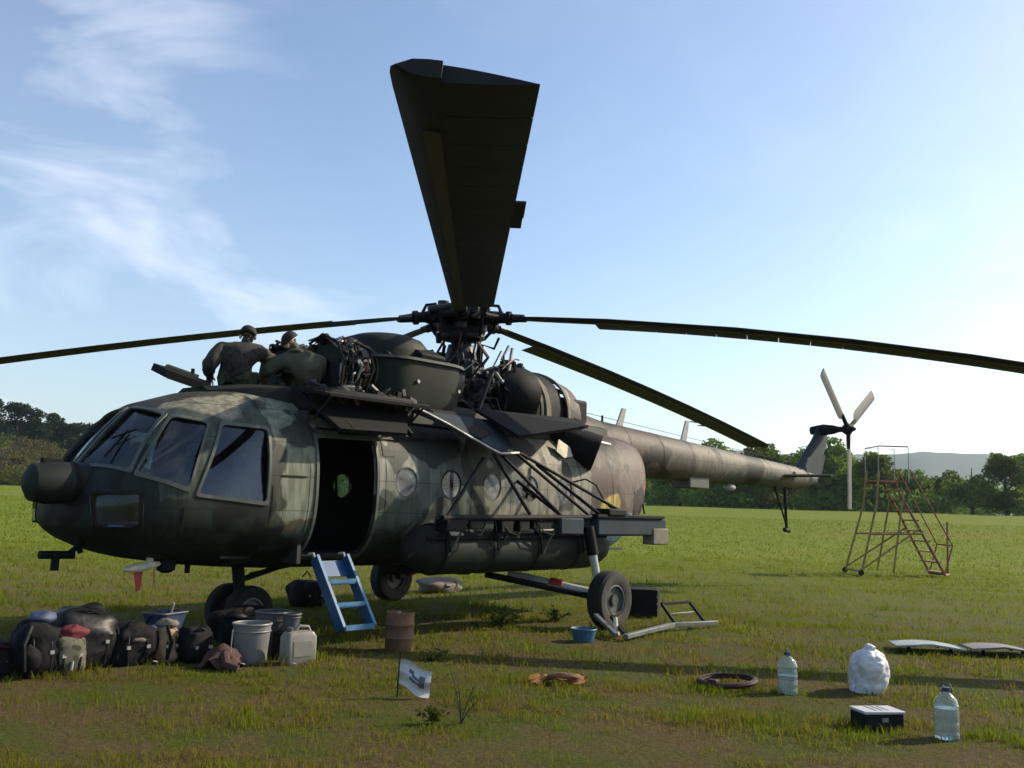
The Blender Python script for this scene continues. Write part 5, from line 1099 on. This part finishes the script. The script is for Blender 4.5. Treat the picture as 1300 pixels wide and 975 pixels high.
# flag on a stick
o = thing('small_flag', 'small white flag with a dark mark on a thin stick', 'flag', (4.55, 3.87, 0), YAW-math.pi/2)
B().tube([(-.005, 0, 0), (0, 0, .2), (.01, 0, .37)], [.007, .006, .005], 6).obj('stick', 'bag_black', o)
def flag_pt(u, v_): return (.008+u*.27-.02*v_, .03*math.sin(5*u+2*v_)+.02*math.sin(9*v_+u), .31-.10*u-v_*(.20+.02*u)+.012*math.sin(7*u))
def cloth(f_, n, m_, t=.004):
    b = B(); vs = [f_(i/n, j/m_) for i in range(n+1) for j in range(m_+1)]; k = m_+1
    b.add(vs, [(i*k+j, i*k+j+1, (i+1)*k+j+1, (i+1)*k+j) for i in range(n) for j in range(m_)]); return b
c_ = cloth(flag_pt, 14, 10).obj('cloth', 'flag_cloth', o)
def mark(u, v_): p = flag_pt(.32+u*.5, .22+v_*.5); return (p[0], p[1]-.004, p[2])
for (u0, u1, v0, v1) in ((0, .3, .1, .35), (.2, .75, .3, .5), (.65, 1, .05, .9), (.05, .35, .6, .85), (.35, .7, .62, .78)):
    cloth(lambda u, v_: mark(u0+u*(u1-u0), v0+v_*(v1-v0)), 5, 4).obj('emblem', 'flag_mark', o)
    cloth(lambda u, v_: (lambda p: (p[0], p[1]+.008, p[2]))(mark(u0+u*(u1-u0), v0+v_*(v1-v0))), 5, 4).obj('emblem', 'flag_mark', o)
# crate behind the wheel, blue basin, frame, ring, rag, panels, box, bag, bottles
o = thing('wooden_crate', 'black slatted crate on the grass behind the main wheel', 'crate', (-2.55, 1.62, 0), R(28))
B().box((0, 0, .22), (.46, .40, .40)).obj('body', 'crate_black', o, 35, .01)
for k in range(4):
    B().box((.236, 0, .07+.1*k), (.016, .42, .075)).obj('slat', 'crate_black', o); B().box((0, .206, .07+.1*k), (.48, .016, .075)).obj('slat', 'crate_black', o)
o = thing('basin', 'small dark blue basin on the grass near the main wheel', 'basin', (.52, 2.76, 0), 0)
B().lathe([(.11, 0), (.12, .005), (.16, .15), (.150, .152), (.108, .02), (.01, .018)], n=26).obj('shell', 'basin_blue', o); B().torus((0, 0, .152), .158, .009, 26, 6).obj('rim', 'basin_blue', o)
o = thing('tow_frame', 'grey metal bar frame with an upright square loop lying near the wheel', 'metal frame')
def bar(pts, w_, name, m): 
    b = B()
    for a, c in zip(pts[:-1], pts[1:]):
        a, c = Vector(a), Vector(c); d = c-a; b.box((a+c)/2, (d.length, w_, w_*.75), (0, -math.asin(d.z/d.length), math.atan2(d.y, d.x)))
    return b.obj(name, m, o, 35, .006)
bar([(.10, 3.08, .06), (-1.35, 2.86, .08), (-2.2, 3.05, .07)], .075, 'main_bar', 'steel_grey')
bar([(-.02, 3.0, .07), (-.55, 2.42, .20)], .06, 'fork_arm', 'crate_black'); bar([(.12, 2.96, .07), (-.35, 2.3, .22)], .06, 'fork_arm', 'steel_grey')
q = [(-1.45, 2.85, .08), (-1.45, 2.62, .33), (-2.12, 2.66, .33), (-2.05, 2.95, .08)]
for a, c in zip(q, q[1:]): bar([a, c], .05, 'loop_side', 'crate_black')
bar([(-1.5, 2.72, .2), (-2.05, 2.78, .2)], .03, 'loop_rung', 'steel_grey'); B().tube([(-.18, 2.75, .02), (-.2, 2.72, .24)], [.045, .025], 10).obj('jack_foot', 'cream', o)
o = thing('hoop', 'dark red rubber hoop lying flat on the grass', 'hoop', (1.92, 5.46, .05), 0)
B().torus((0, 0, .01), .25, .028, 40, 8, (R(2), R(3), 0), .02).obj('ring', 'red_rubber', o); B().torus((0, 0, .022), .235, .012, 40, 6, (R(2), R(3), 0), .02).obj('inner_lip', 'bag_black', o); B().box((.25, 0, .02), (.07, .09, .06)).obj('joint', 'red_rubber', o, 35, .01)
o = thing('rag', 'crumpled orange rag on the grass', 'rag', (3.02, 4.35, 0), R(-40))
def ragf(u, v_): x, y = (u-.5)*.5, (v_-.5)*.26; return (x+.03*math.sin(9*v_), y*(1-.5*abs(u-.4))+.03*math.sin(7*u), .045+.016*math.sin(9*u+3*v_)+.012*math.sin(10*v_-4*u)+.010*math.sin(17*u*v_+2)+.006*math.sin(31*u-9*v_))
cloth(ragf, 22, 14).obj('cloth', 'orange_rag', o)
B().tube([(.1, 0, .07), (.0, .03, .085), (-.12, .02, .075), (-.2, -.02, .05)], [.02, .03, .026, .012], 8).obj('fold', 'barrel_rust', o)
for (c, rz, m, lb, sx) in (((-2.25, 5.88), R(118), 'panel_pale', 'pale grey-green metal panel lying on the grass, left of the pair', .78), ((-2.75, 6.55), R(120), 'panel_grey', 'dull grey metal panel lying on the grass at the right edge', .72)):
    o = thing('cowling_panel', lb, 'panel', (c[0], c[1], .07), rz, 'panels lying on the grass')
    def pf(u, v_): return ((u-.5)*sx, (v_-.5)*.62+.1*(u-.5), .05-.16*(u-.45)**2-.02*v_)
    vs = [pf(i/10, j/4) for i in range(11) for j in range(5)]; b = B(); fq = [(i*5+j, i*5+j+1, (i+1)*5+j+1, (i+1)*5+j) for i in range(10) for j in range(4)]
    b.add(vs, fq); b.add([(x, y, z-.012) for x, y, z in vs], fq); sk = b.obj('skin', m, o)
    B().tube([pf(0, 0), pf(.5, 0), pf(1, 0), pf(1, 1), pf(.5, 1), pf(0, 1), pf(0, 0)], .012, 6).obj('edge', m, o)
    for u in (.25, .6): B().tube([(lambda p: (p[0], p[1], p[2]-.02))(pf(u, v_)) for v_ in (0, .5, 1)], .012, 6).obj('stiffener', 'crate_black', o)
    for s_ in (-.3, .3): B().tube([(s_*sx, -.2, -.07), (s_*sx, -.2, .02)], .02, 6).obj('bracket', 'crate_black', o)
o = thing('tool_box', 'flat dark box with a white lid between the water bottles', 'box', (2.55, 7.08, 0), R(-38))
B().box((0, 0, .06), (.32, .22, .12)).obj('body', 'crate_black', o, 35, .008); ld = B().box((0, 0, .131), (.335, .235, .022)).obj('lid', 'box_white', o, 35, .006)
for k in range(3): B().box((-.05+.05*k, -.01, .1428), (.022, .16, .0015)).obj('print_line', 'label_grey', ld)
B().box((.0, .112, .08), (.05, .012, .03)).obj('clasp', 'bare_metal', o)
o = thing('plastic_bag', 'crumpled white plastic bag standing between the bottles and the panels', 'bag', (1.05, 6.42, 0), R(40))
b = B(); rs_ = []
rn = random.Random(4); ph = [rn.uniform(0, 6.3) for _ in range(20)]
for i in range(34):
    t = i/33; z = .40*t; r_ = .17*(1+.12*math.sin(math.pi*min(1, t*1.25)))*(1 if t < .62 else max(.18, math.sqrt(max(0, 1-((t-.62)/.40)**2)))); lx = .09*t**1.4
    rs_.append([(lx+r_*math.cos(a), r_*.88*math.sin(a), z) for a in np.linspace(0, 2*math.pi, 65)[:-1]])
b.rings(rs_); crumpled(crumpled(b, 5, .034, .9), 17, .010, 2.0).obj('film', 'white_film', o, 60); crumpled(B().ball((.1, 0, .395), (.13, .09, .09), 20, 12, .2, 3), 4, .01, 2).obj('carry_loop', 'white_film', o); B().ball((-.12, .02, .28), (.14, .1, .1), 14, 10, .2, 5).obj('crumple', 'white_film', o, 60)
def bottle(label, x, y, s_, rz, fill):
    o = thing('water_bottle', label, 'bottle', (x, y, 0), rz, 'water bottles on the grass'); o.scale = (s_,)*3
    prof = [(.01, 0), (.082, .002), (.088, .012), (.088, .05), (.084, .058), (.088, .066), (.088, .12), (.084, .128), (.088, .136), (.088, .20), (.083, .215), (.083, .225), (.088, .238), (.074, .285), (.045, .315), (.026, .33), (.024, .352)]
    B().lathe(prof+[(r_-.002, h) for r_, h in prof[::-1][:-1]]+[(.008, .004)], n=30).obj('shell', 'clear_bottle', o)
    B().lathe([(.01, .006), (.083, .008), (.083, fill), (.01, fill)], n=28).obj('water', 'water', o) if fill else None
    B().lathe([(.03, .338), (.031, .342), (.031, .366), (.012, .37)], n=16).obj('cap', 'navy', o)
    B().tube([(-.035, 0, .335), (-.05, .0, .36), (-.02, 0, .395), (.03, 0, .39), (.05, 0, .355), (.035, 0, .335)], .006, 6).obj('handle', 'navy', o)
    return o
bottle('clear plastic water bottle at the left, beside the hoop', 1.76, 5.98, 1.0, .4, .16)
bottle('clear plastic water bottle nearest the camera at lower right', 2.52, 7.58, 1.0, 1.4, .22)
# step scaffold far right
o = thing('step_scaffold', 'orange and yellow rusty stepladder scaffold standing in the meadow beyond the tail', 'scaffold', polar(199.7, 30.0)+(0,), YAW-math.pi/2); o.scale = (.95, 1, 1.0)
def tb(pts, r_, nm, m): return B().tube(pts, r_, 8).obj(nm, m, o)
for y in (-.5, .5):
    tb([(-1.25, y*1.3, .1), (-.72, y, 2.0), (-.62, y*.95, 2.95)], .035, 'rear_leg', 'ladder_yellow')
    tb([(1.25, y, .08), (.0, y*.8, 2.35), (-.12, y*.8, 2.6)], .04, 'stringer', 'ladder_orange')
    tb([(1.5, y, .9), (.32, y*.8, 3.0)], .022, 'handrail', 'ladder_orange'); tb([(1.25, y, .1), (1.5, y, .9)], .022, 'handrail_post', 'ladder_orange')
    tb([(-1.2, y*1.3, .2), (.55, y, 1.35)], .025, 'diagonal_brace', 'ladder_yellow'); tb([(-.95, y*1.2, 1.15), (.62, y, 1.2)], .03, 'cross_rail', 'ladder_yellow')
    tb([(.1, y*.9, 2.3), (-.3, y*1.2, .1)], .03, 'middle_leg', 'ladder_yellow'); tb([(-.65, y, 2.5), (-.65, y, 3.62), (.25, y, 3.62), (.25, y, 2.6)], .014, 'guard_post', 'pale_grey')
    B().lathe([(.03, -.04), (.075, -.04), (.085, 0), (.075, .04), (.03, .04)], (-1.27, y*1.3, .085), 16, 'y').obj('castor', 'tyre', o)
    tb([(-.1, y, 2.62), (-.6, y, 2.62)], .03, 'deck_bearer', 'ladder_orange')
for k in range(9): u = k/8; B().box((1.22-1.26*u, 0, .14+2.28*u), (.22, .9, .04)).obj('step', 'ladder_orange' if k % 2 else 'bag_tan', o)
for k in range(5): B().box((-.58+.19*k, 0, 2.66), (.17, .98, .03)).obj('deck_board', 'ladder_orange', o)
tb([(-.65, -.5, 3.62), (-.65, .5, 3.62)], .016, 'top_rail', 'red_paint'); tb([(-.65, -.5, 3.63), (.25, -.5, 3.63)], .018, 'top_rail', 'red_paint'); tb([(1.5, -.5, .9), (1.5, .5, .9)], .022, 'top_rail', 'ladder_orange')
tb([(1.62, .1, 0), (1.64, .1, 1.55)], .03, 'stay_post', 'ladder_orange'); tb([(1.25, -.5, .08), (1.65, .1, .06), (1.25, .5, .08)], .035, 'foot_rail', 'ladder_orange'); tb([(-1.25, -.65, .12), (-1.25, .65, .12)], .03, 'base_rail', 'ladder_yellow')
